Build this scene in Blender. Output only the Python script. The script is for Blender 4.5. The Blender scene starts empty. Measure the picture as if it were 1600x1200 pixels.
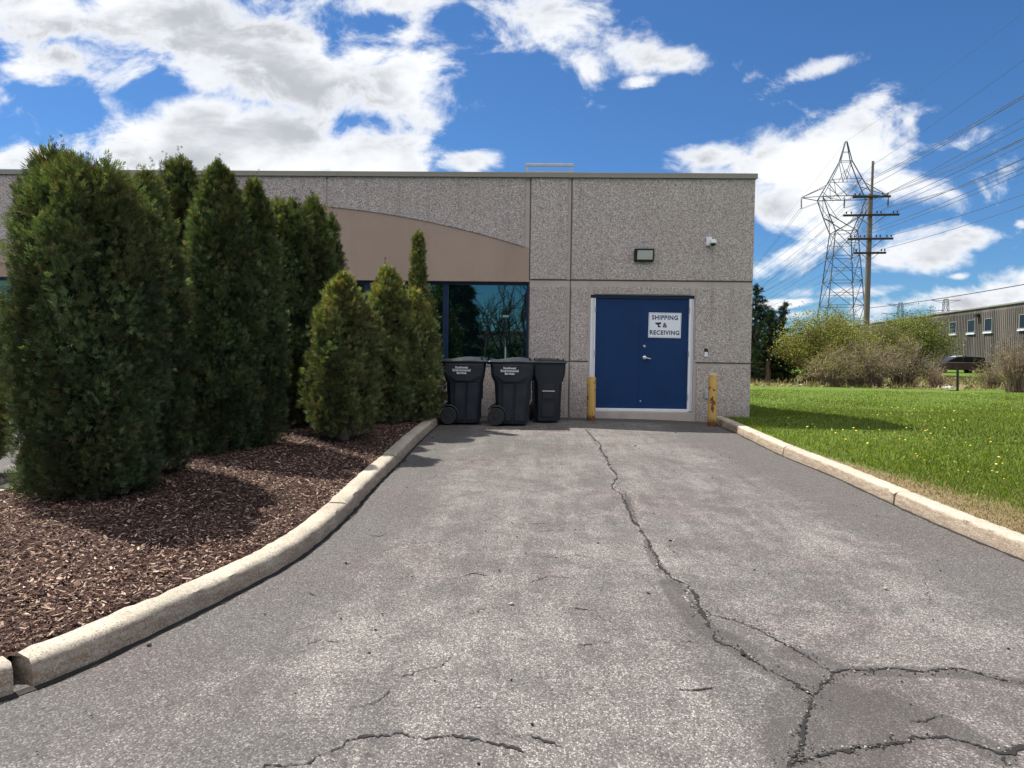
import bpy, bmesh, math, random
import numpy as np
from mathutils import Vector, Matrix
random.seed(7); rng = np.random.default_rng(11)
R = math.radians
scene = bpy.context.scene
col = scene.collection

# ------------------------------------------------------------------ camera, sky, sun, exposure
F_PX = 1109.0; EYE = 1.16; WALL_Y = 13.7
YAW, PITCH, ROLL = R(1.5), R(2.22), 0.0125
fw = Vector((-math.sin(YAW)*math.cos(PITCH), math.cos(YAW)*math.cos(PITCH), -math.sin(PITCH)))
r0 = Vector((math.cos(YAW), math.sin(YAW), 0)); u0 = r0.cross(fw)
rt = r0*math.cos(ROLL) + u0*math.sin(ROLL); up = u0*math.cos(ROLL) - r0*math.sin(ROLL)
CAM = Vector((0, 0, EYE))
cd = bpy.data.cameras.new('camera'); cam = bpy.data.objects.new('camera', cd); col.objects.link(cam)
cd.sensor_width = 36; cd.lens = F_PX/1600*36; cd.clip_start = 0.05; cd.clip_end = 5000
cam.matrix_world = Matrix(((rt.x, up.x, -fw.x, 0), (rt.y, up.y, -fw.y, 0), (rt.z, up.z, -fw.z, EYE), (0, 0, 0, 1)))
scene.camera = cam
def ray(px, py):
    return (fw*F_PX + rt*(px-800) + up*(600-py)).normalized()

SUNV = Vector((-2.4, 1.6, 4.75)).normalized()
sun_el = math.asin(SUNV.z); sun_az = math.atan2(SUNV.x, SUNV.y)
sl = bpy.data.lights.new('sun', 'SUN'); sl.energy = 4.8; sl.angle = R(0.53); sl.color = (1.0, 0.94, 0.85)
so = bpy.data.objects.new('sun', sl); col.objects.link(so)
so.rotation_euler = SUNV.to_track_quat('Z', 'Y').to_euler(); so.location = (0, 0, 30)

scene.view_settings.view_transform = 'Standard'; scene.view_settings.look = 'None'
scene.view_settings.gamma = 1; scene.view_settings.exposure = 0.80

world = bpy.data.worlds.new('World'); scene.world = world; world.use_nodes = True
wn = world.node_tree; wn.nodes.clear()
class NT:
    def __init__(s, t): s.t = t
    def n(s, typ, ins=None, **kw):
        nd = s.t.nodes.new(typ)
        for k, v in kw.items(): setattr(nd, k, v)
        if ins:
            for k, v in ins.items():
                sock = nd.inputs[k]
                if isinstance(v, bpy.types.NodeSocket): s.t.links.new(v, sock)
                else: sock.default_value = v
        return nd
    def m(s, op, a, b=None, c=None, clamp=False):
        ins = {0: a}
        if b is not None: ins[1] = b
        if c is not None: ins[2] = c
        return s.n('ShaderNodeMath', ins, operation=op, use_clamp=clamp).outputs[0]
    def v(s, op, a, b=None):
        ins = {0: a}
        if b is not None: ins[1] = b
        nd = s.n('ShaderNodeVectorMath', ins, operation=op)
        return nd.outputs['Value'] if op in ('LENGTH', 'DOT_PRODUCT', 'DISTANCE') else nd.outputs[0]
    def mix(s, f, a, b, mode='MIX'):
        nd = s.n('ShaderNodeMix', data_type='RGBA', blend_type=mode)
        for i, x in ((0, f), (6, a), (7, b)):
            if isinstance(x, bpy.types.NodeSocket): s.t.links.new(x, nd.inputs[i])
            else: nd.inputs[i].default_value = x if i == 0 else (tuple(x)+(1,))[:4]
        return nd.outputs[2]
    def noise(s, vec, scale, detail=4, rough=.55, dist=0.0):
        return s.n('ShaderNodeTexNoise', {'Vector': vec, 'Scale': scale, 'Detail': detail, 'Roughness': rough, 'Distortion': dist})
    def ramp(s, fac, stops, interp='LINEAR'):
        nd = s.n('ShaderNodeValToRGB', {0: fac}); cr = nd.color_ramp; cr.interpolation = interp
        while len(cr.elements) < len(stops): cr.elements.new(0.5)
        for e, (p, c) in zip(cr.elements, stops):
            e.position = p; e.color = (c, c, c, 1) if isinstance(c, (int, float)) else tuple(c)+(1,)
        return nd.outputs[0]
    def sm(s, x, a, b, lo=0., hi=1.):
        return s.n('ShaderNodeMapRange', {0: x, 1: a, 2: b, 3: lo, 4: hi}, interpolation_type='SMOOTHSTEP').outputs[0]
w = NT(wn)
tc = w.n('ShaderNodeTexCoord').outputs['Generated']
sky = w.n('ShaderNodeTexSky', sky_type='NISHITA', sun_disc=False, sun_elevation=sun_el, sun_rotation=sun_az,
          air_density=1.0, dust_density=0.35, ozone_density=2.6, altitude=200).outputs[0]
sep = w.n('ShaderNodeSeparateXYZ', {0: tc})
X, Y, Z = sep.outputs
front = w.m('GREATER_THAN', Y, 0.05)
Ys = w.m('MAXIMUM', w.m('ABSOLUTE', Y), 0.05)
uv = w.n('ShaderNodeCombineXYZ', {0: w.m('DIVIDE', X, Ys), 1: w.m('DIVIDE', Z, Ys), 2: w.m('MULTIPLY', front, 3.0)}).outputs[0]
def duv(px, py):
    r = ray(px, py); return r.x/r.y, r.z/r.y
# clouds of this sky: centre x,y, half width, half height (in photo pixels), tilt, weight
CL = [(70,20,190,50,0,1.1),(230,35,330,62,4,1.1),(430,95,290,78,-12,1.35),(120,95,190,45,0,.9),(590,150,120,40,-22,.9),(700,140,34,18,-25,.6),
      (380,230,300,82,0,1.4),(570,240,120,60,-20,1.1),(735,255,62,26,0,.85),(40,262,110,26,0,.8),
      (650,45,45,60,-50,.55),(600,8,120,26,0,.75),(560,-60,500,50,0,1.0),
      (860,22,150,50,-6,.9),(905,95,30,70,35,.5),(1030,100,95,32,-8,.8),(1010,134,38,12,12,.65),(930,122,16,8,0,.4),
      (1280,112,70,17,22,.62),(1165,126,16,7,20,.3),(1000,-30,90,20,0,.6),
      (1120,240,75,26,6,.8),(1270,250,170,78,20,1.25),(1350,200,75,52,10,1.1),(1430,185,22,16,0,.6),(1230,310,130,50,0,1.0),(1400,290,110,30,-8,.95),
      (1500,218,60,16,8,.5),(1570,262,75,42,25,.5),(1320,345,95,50,28,.7),(1240,385,90,22,25,.55),
      (1455,390,105,34,3,1.05),(1385,405,60,22,0,.9),(1503,427,22,8,0,.8),(1235,465,60,10,3,.9),(1320,452,85,16,0,.85),(1500,470,190,26,6,.95),
      (1590,352,22,12,0,.75),(1200,490,130,15,0,.7),(1600,440,70,18,0,.55),(1745,330,120,80,0,1.0),(1150,-120,380,60,0,.8),(-260,150,260,120,0,1.1)]
uvc = w.n('ShaderNodeCombineXYZ', {0: w.m('DIVIDE', X, Ys), 1: w.m('DIVIDE', Z, Ys), 2: 0.0}).outputs[0]
warp = w.noise(uv, 7.0, 3, .5).outputs['Color']
uvw = w.v('ADD', uvc, w.v('MULTIPLY', w.v('SUBTRACT', warp, (.5,.5,.5)), (.07,.045,0)))
acc = None
for (cx, cy, a, b, tilt, wt) in CL:
    u, v_ = duv(cx, cy)
    mp = w.n('ShaderNodeMapping', {'Vector': uvw, 'Location': (u, v_, 0), 'Rotation': (0, 0, R(tilt)), 'Scale': (a/F_PX*1.25, b/F_PX*1.25, 1)}, vector_type='TEXTURE').outputs[0]
    d = w.m('MULTIPLY', w.m('SUBTRACT', 1.0, w.v('LENGTH', mp)), wt)
    acc = d if acc is None else w.n('ShaderNodeMath', {0: acc, 1: d, 2: 0.12}, operation='SMOOTH_MAX').outputs[0]
acc = w.m('MULTIPLY', acc, front)
n1 = w.noise(w.v('MULTIPLY', uv, (1, 1.5, 1)), 9.0, 9, .62, .35).outputs[0]
n2 = w.noise(w.v('MULTIPLY', uv, (1, 1.6, 1)), 2.1, 8, .6, .2).outputs[0]
dens_f = w.m('ADD', acc, w.m('MULTIPLY', w.m('SUBTRACT', n1, .535), 2.5))
dens_b = w.m('ADD', w.m('MULTIPLY', w.m('SUBTRACT', n2, w.sm(Z, .22, .42, .60, .36)), 4.0), w.m('MULTIPLY', w.m('SUBTRACT', n1, .5), .8))  # unseen clouds behind the camera, added to brighten the shaded wall
dens = w.m('ADD', w.m('MULTIPLY', dens_f, front), w.m('MULTIPLY', dens_b, w.m('SUBTRACT', 1.0, front)))
cov = w.sm(dens, 0.06, .62)
cov = w.m('MULTIPLY', cov, w.sm(Z, -0.02, 0.05))
shade = w.noise(w.v('ADD', w.v('MULTIPLY', uv, (1, 1.9, 1)), (3.1, .04, 0)), 5.0, 6, .55, .3).outputs[0]
thick = w.sm(dens, .3, .95)
bright = w.m('SUBTRACT', 1.0, w.m('MULTIPLY', thick, w.sm(shade, .36, .62, .0, .68)))
ccol = w.mix(front, (8.5, 8.15, 7.85), w.mix(bright, (1.5, 1.65, 1.9), (4.9, 5.0, 5.15)))
skyc = w.mix(1.0, sky, (.225, .38, .545), 'MULTIPLY')
fin = w.mix(cov, skyc, ccol)
bg = w.n('ShaderNodeBackground', {'Color': fin, 'Strength': 0.12})
wo = w.n('ShaderNodeOutputWorld'); wn.links.new(bg.outputs[0], wo.inputs[0])

# ------------------------------------------------------------------ terrain
def kx_right(y): return np.interp(y, KRY, KRX)
def drive(x, y):
    yy = np.clip(y, -3, 13.7)
    return -0.031*(13.7-yy) - 0.02*np.clip(np.asarray(x)-1, 0, 3.5)
def lawn_z(x, y):
    near = drive(x, y) + 0.11
    far = np.interp(y, [13.7, 17, 20, 24, 30, 38, 50, 70, 100, 3000], [0.03, -0.08, -0.2, -0.2, -0.1, -0.04, .12, .4, .5, .5])
    t = np.clip((np.asarray(y)-12)/3.5, 0, 1); t = t*t*(3-2*t)
    return near*(1-t)+far*t + .03*np.sin(np.asarray(x)*.55+1)*np.sin(np.asarray(y)*.43)*np.clip((np.asarray(x)-6)/4, 0, 1)
def hit(px, py, zf=drive, off=0.0):
    r = ray(px, py); z = -0.1
    for _ in range(40):
        t = (z-EYE)/r.z; x, y = r.x*t, r.y*t; z = .5*z + .5*(float(zf(x, y))+off)
    return x, y, z
def W(px, py, y=WALL_Y):
    r = ray(px, py); t = y/r.y; return r.x*t, EYE + r.z*t
def at(px, py, y):
    x, z = W(px, py, y); return Vector((x, y, z))

# ------------------------------------------------------------------ helpers
def tag(o, label=None, cat=None, group=None, kind=None):
    if label: o['label'] = label
    if cat: o['category'] = cat
    if group: o['group'] = group
    if kind: o['kind'] = kind
    return o
def empty(name, loc, rz=0, label=None, cat=None, group=None):
    o = bpy.data.objects.new(name, None); col.objects.link(o); o.location = loc; o.rotation_euler = (0, 0, rz)
    o.empty_display_size = .3
    return tag(o, label, cat, group)
def link(name, me, mat, parent=None):
    o = bpy.data.objects.new(name, me); col.objects.link(o)
    if mat: me.materials.clear(); me.materials.append(mat)
    if parent: o.parent = parent
    return o
class MB:
    def __init__(s): s.v = []; s.f = []
    def add(s, vs, fs):
        b = len(s.v); s.v += [tuple(v) for v in vs]; s.f += [tuple(i+b for i in f) for f in fs]; return s
    def box(s, x0, x1, y0, y1, z0, z1):
        return s.add([(x0,y0,z0),(x1,y0,z0),(x1,y1,z0),(x0,y1,z0),(x0,y0,z1),(x1,y0,z1),(x1,y1,z1),(x0,y1,z1)],
                     [(0,3,2,1),(4,5,6,7),(0,1,5,4),(1,2,6,5),(2,3,7,6),(3,0,4,7)])
    def tube(s, pts, rad, n=8, cap=True):
        pts = [Vector(p) for p in pts]; rads = rad if isinstance(rad, (list, tuple)) else [rad]*len(pts)
        rings = []; prev = None
        for i, p in enumerate(pts):
            d = (pts[min(i+1, len(pts)-1)]-pts[max(i-1, 0)]).normalized()
            a = prev - d*prev.dot(d) if prev is not None else (Vector((0,0,1)).cross(d) if abs(d.z) < .9 else Vector((1,0,0)).cross(d))
            if a.length < 1e-5: a = Vector((1,0,0)).cross(d)
            a.normalize(); prev = a; b = d.cross(a)
            rings.append([p + (a*math.cos(2*math.pi*k/n) + b*math.sin(2*math.pi*k/n))*rads[i] for k in range(n)])
        vs = [q for r_ in rings for q in r_]; fs = []
        for i in range(len(pts)-1):
            for k in range(n): fs.append((i*n+k, i*n+(k+1) % n, (i+1)*n+(k+1) % n, (i+1)*n+k))
        if cap: fs.append(tuple(range(n-1, -1, -1))); fs.append(tuple((len(pts)-1)*n+k for k in range(n)))
        return s.add(vs, fs)
    def prism(s, poly, y0, y1):           # polygon in x,z extruded along y
        n = len(poly); vs = [(x, y0, z) for x, z in poly]+[(x, y1, z) for x, z in poly]
        fs = [tuple(range(n)), tuple(range(2*n-1, n-1, -1))]+[(i, i+n, (i+1) % n+n, (i+1) % n) for i in range(n)]
        return s.add(vs, fs)
    def lathe(s, prof, n=24, o=(0,0,0), axis='z'):
        vs = []; m = len(prof)
        for r_, h in prof:
            for k in range(n):
                a = 2*math.pi*k/n; c, d = r_*math.cos(a), r_*math.sin(a)
                vs.append((o[0]+c, o[1]+d, o[2]+h) if axis == 'z' else ((o[0]+c, o[1]+h, o[2]+d) if axis == 'y' else (o[0]+h, o[1]+c, o[2]+d)))
        fs = [(i*n+k, i*n+(k+1) % n, (i+1)*n+(k+1) % n, (i+1)*n+k) for i in range(m-1) for k in range(n)]
        fs += [tuple(range(n-1, -1, -1)), tuple((m-1)*n+k for k in range(n))]
        return s.add(vs, fs)
    def build(s, name, mat, parent=None, off=None, smooth=False, bevel=0, seg=2):
        me = bpy.data.meshes.new(name)
        vs = s.v if off is None else [(v[0]-off[0], v[1]-off[1], v[2]-off[2]) for v in s.v]
        me.from_pydata(vs, [], s.f)
        bm = bmesh.new(); bm.from_mesh(me); bmesh.ops.recalc_face_normals(bm, faces=bm.faces); bm.to_mesh(me); bm.free()
        o = link(name, me, mat, parent)
        if smooth:
            me.polygons.foreach_set('use_smooth', [True]*len(me.polygons))
            try: me.set_sharp_from_angle(angle=R(40))
            except Exception: pass
        if bevel:
            b = o.modifiers.new('bevel', 'BEVEL'); b.width = bevel; b.segments = seg; b.limit_method = 'ANGLE'; b.angle_limit = R(35)
        return o
def np_mesh(name, V, Fc, mat, parent=None, cols=None, smooth=False, attrs=None):
    me = bpy.data.meshes.new(name); nv = len(V); nf, k = Fc.shape
    me.vertices.add(nv); me.vertices.foreach_set('co', np.asarray(V, np.float32).ravel())
    me.loops.add(nf*k); me.loops.foreach_set('vertex_index', Fc.astype(np.int32).ravel())
    me.polygons.add(nf); me.polygons.foreach_set('loop_start', np.arange(0, nf*k, k, dtype=np.int32))
    me.polygons.foreach_set('loop_total', np.full(nf, k, np.int32))
    if smooth: me.polygons.foreach_set('use_smooth', np.ones(nf, bool))
    me.update(calc_edges=True)
    if cols is not None:
        a = me.attributes.new('col', 'FLOAT_COLOR', 'POINT')
        a.data.foreach_set('color', np.hstack([cols, np.ones((nv, 1))]).astype(np.float32).ravel())
    for an, av in (attrs or {}).items():
        a = me.attributes.new(an, 'FLOAT', 'POINT'); a.data.foreach_set('value', np.asarray(av, np.float32))
    return link(name, me, mat, parent)
def frames(D, roll=None):
    """N rotation matrices whose local +Y is D"""
    N = len(D); D = D/np.linalg.norm(D, axis=1, keepdims=True)
    h = rng.normal(size=(N, 3)) if roll is None else roll
    A = np.cross(D, h); A /= np.linalg.norm(A, axis=1, keepdims=True)+1e-9
    B = np.cross(A, D)
    return np.stack([A, D, B], axis=2)
def scatter(tv, tf, pos, Rm, sc, cl, colvar=None):
    N, k = len(pos), len(tv)
    V = np.einsum('nij,kj->nki', Rm, tv)*sc[:, None, None] + pos[:, None, :]
    Fc = (tf[None]+(np.arange(N)*k)[:, None, None]).reshape(-1, tf.shape[1])
    C = np.repeat(cl, k, axis=0)
    return V.reshape(-1, 3), Fc, C
def merge(parts):
    Vs, Fs, Cs, b = [], [], [], 0
    for V, Fc, C in parts:
        Vs.append(V); Fs.append(Fc+b); Cs.append(C); b += len(V)
    return np.vstack(Vs), np.vstack(Fs), np.vstack(Cs)
def copy_tree(o, parent=None):
    c = o.copy(); col.objects.link(c); c.parent = parent
    for ch in list(o.children): copy_tree(ch, c)
    return c
def text_mesh(name, body, size, mat, parent, loc, bold=0.0, align='CENTER', space=1.0, rot=(R(90), 0, 0), sx=1.0):
    cu = bpy.data.curves.new(name, 'FONT'); cu.body = body; cu.size = size; cu.align_x = align; cu.align_y = 'CENTER'
    cu.offset = bold; cu.extrude = .0012; cu.space_character = space; cu.resolution_u = 3
    t = bpy.data.objects.new('tmp', cu); col.objects.link(t)
    dg = bpy.context.evaluated_depsgraph_get(); me = bpy.data.meshes.new_from_object(t.evaluated_get(dg))
    bpy.data.objects.remove(t); bpy.data.curves.remove(cu); me.name = name
    o = link(name, me, mat, parent); o.location = loc; o.rotation_euler = rot; o.scale = (sx, 1, 1)
    return o

# ------------------------------------------------------------------ materials
def mat(name, base=(.5,.5,.5), rough=.6, metal=0, spec=.5, **kw):
    m = bpy.data.materials.new(name); m.use_nodes = True; t = NT(m.node_tree)
    b = m.node_tree.nodes['Principled BSDF']
    b.inputs['Base Color'].default_value = tuple(base)+(1,); b.inputs['Roughness'].default_value = rough
    b.inputs['Metallic'].default_value = metal; b.inputs['Specular IOR Level'].default_value = spec
    for k, v in kw.items(): b.inputs[k].default_value = v
    return m, t, b
def lk(t, a, b): t.t.links.new(a, b)
def bump(t, b, h, strength=.3, dist=.01):
    bn = t.n('ShaderNodeBump', {'Height': h, 'Strength': strength, 'Distance': dist}); lk(t, bn.outputs[0], b.inputs['Normal'])
def simple(name, base, rough=.6, metal=0, var=.12, nscale=6, bmp=.0, spec=.5):
    m, t, b = mat(name, base, rough, metal, spec)
    P = t.n('ShaderNodeTexCoord').outputs['Object']
    n = t.noise(P, nscale, 5, .6).outputs[0]
    c = t.mix(n, tuple(x*(1-var*1.6) for x in base), tuple(min(1, x*(1+var*1.6)) for x in base)); lk(t, c, b.inputs['Base Color'])
    r_ = t.sm(n, .3, .7, rough*.85, min(1, rough*1.15)); lk(t, r_, b.inputs['Roughness'])
    if bmp: bump(t, b, t.noise(P, nscale*9, 4).outputs[0], bmp, .004)
    return m
def pos(t): return t.n('ShaderNodeNewGeometry').outputs['Position']

# exposed aggregate
def m_aggregate():
    m, t, b = mat('exposed_aggregate', (.3,.28,.27), .85, spec=.25)
    P = pos(t)
    v1 = t.n('ShaderNodeTexVoronoi', {'Vector': P, 'Scale': 78.0, 'Randomness': 1.0})
    hue = t.n('ShaderNodeSeparateColor', {0: v1.outputs['Color']})
    c = t.ramp(hue.outputs[0], [(0, (.15,.13,.125)), (.18, (.28,.24,.23)), (.42, (.43,.37,.345)), (.65, (.53,.465,.435)), (.85, (.67,.615,.585)), (1, (.78,.75,.72))])
    gap = t.sm(v1.outputs['Distance'], .35, .75)
    c = t.mix(t.m('MULTIPLY', gap, .6), c, (.30,.255,.235))
    big = t.noise(P, .7, 5, .6).outputs[0]
    c = t.mix(t.sm(big, .35, .7, 0, .22), c, (.33,.27,.24))
    streak = t.noise(t.v('MULTIPLY', P, (3.2, 3.2, .22)), 1.6, 5, .65).outputs[0]
    c = t.mix(t.sm(streak, .52, .78, 0, .38), c, (.17,.145,.13))
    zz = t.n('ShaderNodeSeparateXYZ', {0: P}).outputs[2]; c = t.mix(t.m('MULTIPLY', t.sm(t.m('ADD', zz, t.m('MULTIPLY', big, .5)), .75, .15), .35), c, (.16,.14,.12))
    oi = t.n('ShaderNodeObjectInfo').outputs['Random']; c = t.mix(1.0, c, t.mix(oi, (.93,.92,.91), (1.05,1.04,1.03)), 'MULTIPLY')
    lk(t, c, b.inputs['Base Color'])
    h = t.m('SUBTRACT', 1.0, v1.outputs['Distance']); bump(t, b, h, .55, .008)
    return m
def m_concrete(name, a, c2, scale=3.0, streak=True, rough=.85):
    m, t, b = mat(name, a, rough, spec=.25); P = pos(t)
    n = t.noise(P, scale, 7, .65).outputs[0]; c = t.mix(t.sm(n, .3, .7), a, c2)
    if streak:
        s_ = t.noise(t.v('MULTIPLY', P, (2.5, 2.5, .2)), 1.3, 5, .6).outputs[0]; c = t.mix(t.sm(s_, .52, .8, 0, .35), c, tuple(x*.62 for x in a))
    f = t.noise(P, 90, 3, .7).outputs[0]; c = t.mix(t.sm(f, .3, .7, 0, .25), c, tuple(x*.7 for x in a))
    lk(t, c, b.inputs['Base Color']); bump(t, b, f, .25, .004); return m
M = {}
M['agg'] = m_aggregate()
M['conc'] = m_concrete('smooth_concrete', (.50,.43,.385), (.41,.36,.325))
M['beige'] = m_concrete('beige_stucco', (.40,.30,.24), (.35,.26,.205), .8, True, .8)
M['coping'] = simple('coping_metal', (.25,.225,.18), .5, 0, .12, 1.2)
M['joint'] = simple('joint_sealant', (.10,.085,.075), .8)
M['roof'] = simple('roof_membrane', (.12,.12,.12), .9)
def m_blue():
    m, t, b = mat('blue_door_paint', (.004,.030,.095), .5, spec=.3); P = pos(t)
    n = t.noise(P, 1.7, 5, .6).outputs[0]; c = t.mix(t.sm(n, .3, .75), (.0015,.026,.100), (.0025,.033,.125))
    s_ = t.noise(t.v('MULTIPLY', P, (9, 9, 3)), 4, 6, .75).outputs[0]; c = t.mix(t.sm(s_, .66, .8, 0, .35), c, (.02,.04,.09))
    lk(t, c, b.inputs['Base Color']); lk(t, t.sm(n, .3, .7, .45, .6), b.inputs['Roughness']); return m
M['blue'] = m_blue()
M['navy'] = simple('navy_frame_paint', (.006,.018,.055), .35)
M['alu'] = simple('white_door_frame', (.78,.79,.82), .4, 0, .05, 5)
M['white'] = simple('white_plastic', (.74,.75,.77), .45, 0, .04)
M['signw'] = simple('sign_board_white', (.80,.82,.88), .35, 0, .03)
M['signink'] = simple('sign_ink', (.012,.018,.07), .45, 0, .05)
M['black'] = simple('black_plastic', (.012,.012,.013), .5)
M['steel'] = simple('brushed_steel', (.62,.62,.60), .28, .9, .06, 20)
M['galv'] = simple('galvanised_steel', (.42,.44,.46), .5, .5, .12, 8)
def m_glasslens():
    return simple('lamp_lens', (.50,.52,.50), .3, 0, .06, 30)
M['lens'] = m_glasslens()
def m_window():
    m, t, b = mat('tinted_glass', (.003,.006,.007), .015, spec=.5)
    b.inputs['IOR'].default_value = 2.9; b.inputs['Specular Tint'].default_value = (.55,.95,.90,1)
    n = t.noise(pos(t), .9, 2, .4).outputs[0]; bump(t, b, n, .02, .02); return m
M['glass'] = m_window()
def m_bin():
    m, t, b = mat('bin_plastic', (.013,.018,.026), .42, spec=.45); P = t.n('ShaderNodeTexCoord').outputs['Object']
    n = t.noise(P, 4, 6, .7).outputs[0]; c = t.mix(t.sm(n, .45, .8), (.012,.017,.025), (.03,.034,.042)); lk(t, c, b.inputs['Base Color'])
    lk(t, t.sm(n, .3, .7, .36, .58), b.inputs['Roughness']); bump(t, b, t.noise(P, 160, 2).outputs[0], .15, .002); return m
M['bin'] = m_bin()
M['binlid'] = simple('bin_lid_plastic', (.02,.025,.033), .3, 0, .2, 5)
M['rubber'] = simple('wheel_rubber', (.018,.018,.02), .75)
M['decal'] = simple('white_decal', (.62,.62,.64), .5)
def m_yellow():
    m, t, b = mat('chipped_yellow_paint', (.6,.35,.05), .55); P = t.n('ShaderNodeTexCoord').outputs['Object']
    n = t.noise(t.v('MULTIPLY', P, (1, 1, .55)), 9, 7, .62, .4).outputs[0]
    z = t.n('ShaderNodeSeparateXYZ', {0: P}).outputs[2]
    rustmask = t.m('ADD', t.sm(n, .55, .58), t.sm(t.m('ADD', z, t.m('MULTIPLY', n, .22)), .24, .12), clamp=True)
    yc = t.mix(t.noise(P, 3, 5).outputs[0], (.42,.25,.055), (.55,.35,.10))
    rc = t.mix(t.noise(P, 30, 4).outputs[0], (.05,.016,.008), (.20,.07,.025))
    lk(t, t.mix(rustmask, yc, rc), b.inputs['Base Color']); lk(t, t.m('ADD', t.m('MULTIPLY', rustmask, .35), .5), b.inputs['Roughness'])
    bump(t, b, t.m('SUBTRACT', 1.0, rustmask), .5, .003); return m
M['yellow'] = m_yellow()
M['capc'] = simple('bollard_cap', (.52,.40,.20), .8, 0, .2, 20)
def m_kerb():
    m, t, b = mat('kerb_concrete', (.4,.36,.28), .9, spec=.2); P = pos(t)
    n = t.noise(P, 2.2, 7, .65).outputs[0]; c = t.mix(t.sm(n, .32, .68), (.47,.42,.335), (.34,.305,.25))
    nz = t.n('ShaderNodeSeparateXYZ', {0: t.n('ShaderNodeNewGeometry').outputs['Normal']}).outputs[2]
    side = t.sm(nz, .75, .35)
    st = t.noise(t.v('MULTIPLY', P, (1, 1, 6)), 5, 7, .7).outputs[0]
    c = t.mix(t.m('MULTIPLY', side, t.sm(st, .36, .62, .35, .92)), c, (.22,.155,.105))  # browner side faces: staining, with shadow-side darkness painted in
    v1 = t.n('ShaderNodeTexVoronoi', {'Vector': P, 'Scale': 150.0}); g = t.n('ShaderNodeSeparateColor', {0: v1.outputs['Color']}).outputs[0]
    c = t.mix(t.sm(g, .72, .95, 0, .3), c, (.62,.58,.50)); c = t.mix(t.sm(g, .25, .05, 0, .6), c, (.14,.11,.08))
    lich = t.noise(P, 14, 6, .7).outputs[0]; c = t.mix(t.sm(lich, .6, .74, 0, .5), c, (.10,.10,.075))
    lk(t, c, b.inputs['Base Color']); bump(t, b, t.m('ADD', g, t.m('MULTIPLY', lich, 2.5)), .45, .006); return m
M['kerb'] = m_kerb()
def m_asphalt(name='asphalt', attrs=True):
    m, t, b = mat(name, (.1,.1,.1), .85, spec=.3); P = pos(t)
    Pw = t.v('ADD', P, t.v('MULTIPLY', t.v('SUBTRACT', t.noise(P, 40, 2).outputs['Color'], (.5,.5,.5)), (.012,.012,0)))
    v1 = t.n('ShaderNodeTexVoronoi', {'Vector': Pw, 'Scale': 112.0}); s1 = t.n('ShaderNodeSeparateColor', {0: v1.outputs['Color']})
    v2 = t.n('ShaderNodeTexVoronoi', {'Vector': Pw, 'Scale': 230.0}); s2 = t.n('ShaderNodeSeparateColor', {0: v2.outputs['Color']})
    big = t.noise(P, .55, 6, .62, .4).outputs[0]
    mid = t.noise(P, 3.6, 7, .72, .3).outputs[0]
    # wheel-polished streaks running along the drive
    st = t.noise(t.v('MULTIPLY', P, (4.2, .55, 1)), 1.5, 6, .66, .5).outputs[0]
    wear = t.m('ADD', t.m('ADD', t.m('MULTIPLY', big, 1.15), t.m('MULTIPLY', mid, 1.15)), t.m('MULTIPLY', st, .75))
    wear = t.sm(wear, 1.12, 2.1)
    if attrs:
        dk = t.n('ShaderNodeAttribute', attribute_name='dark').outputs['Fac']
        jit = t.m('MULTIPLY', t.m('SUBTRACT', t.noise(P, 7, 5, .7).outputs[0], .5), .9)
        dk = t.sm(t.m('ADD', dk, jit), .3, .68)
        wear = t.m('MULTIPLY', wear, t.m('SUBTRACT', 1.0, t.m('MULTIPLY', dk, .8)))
    base = t.mix(wear, (.084,.081,.080), (.168,.158,.148))
    tint = t.noise(P, .8, 4, .5).outputs[0]; base = t.mix(t.sm(tint, .45, .62, 0, .55), base, t.mix(wear, (.085,.067,.068), (.18,.148,.142)))
    pale = t.m('MULTIPLY', t.sm(s1.outputs[0], .56, .84), t.sm(v1.outputs['Distance'], .62, .42))
    pale = t.m('MULTIPLY', pale, t.sm(wear, 0.0, .8, .30, .95))
    c = t.mix(pale, base, (.44,.425,.40))
    pale2 = t.m('MULTIPLY', t.sm(s2.outputs[1], .66, .86), t.sm(wear, .1, .9, .2, .7)); c = t.mix(pale2, c, (.40,.385,.36))
    darkc = t.m('MULTIPLY', t.sm(s1.outputs[1], .66, .9), .6); c = t.mix(darkc, c, (.045,.044,.045))
    pit = t.noise(P, 28, 3, .6).outputs[0]; c = t.mix(t.sm(pit, .66, .72, 0, .7), c, (.03,.03,.03))
    oil = t.noise(P, 1.9, 3, .5).outputs[0]; c = t.mix(t.sm(oil, .64, .74, 0, .35), c, (.05,.048,.048)); c = t.mix(1.0, c, (.87,.855,.845), 'MULTIPLY')
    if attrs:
        sn = t.sm(t.m('ADD', t.n('ShaderNodeAttribute', attribute_name='stain_shade').outputs['Fac'], t.m('MULTIPLY', t.m('SUBTRACT', mid, .5), .8)), .35, .75)
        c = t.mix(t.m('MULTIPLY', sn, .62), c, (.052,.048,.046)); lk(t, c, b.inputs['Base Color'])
    bump(t, b, t.m('ADD', t.m('SUBTRACT', s1.outputs[0], v1.outputs['Distance']), t.m('MULTIPLY', mid, 1.5)), .55, .006); return m
M['asphalt'] = m_asphalt()
M['lot'] = m_asphalt('parking_asphalt', False)
M['crack'] = simple('crack_dirt', (.012,.011,.010), .95, 0, .4, 30, .4)
M['seal'] = simple('crack_edge_grit', (.34,.32,.29), .95, 0, .35, 60, .5)
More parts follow.
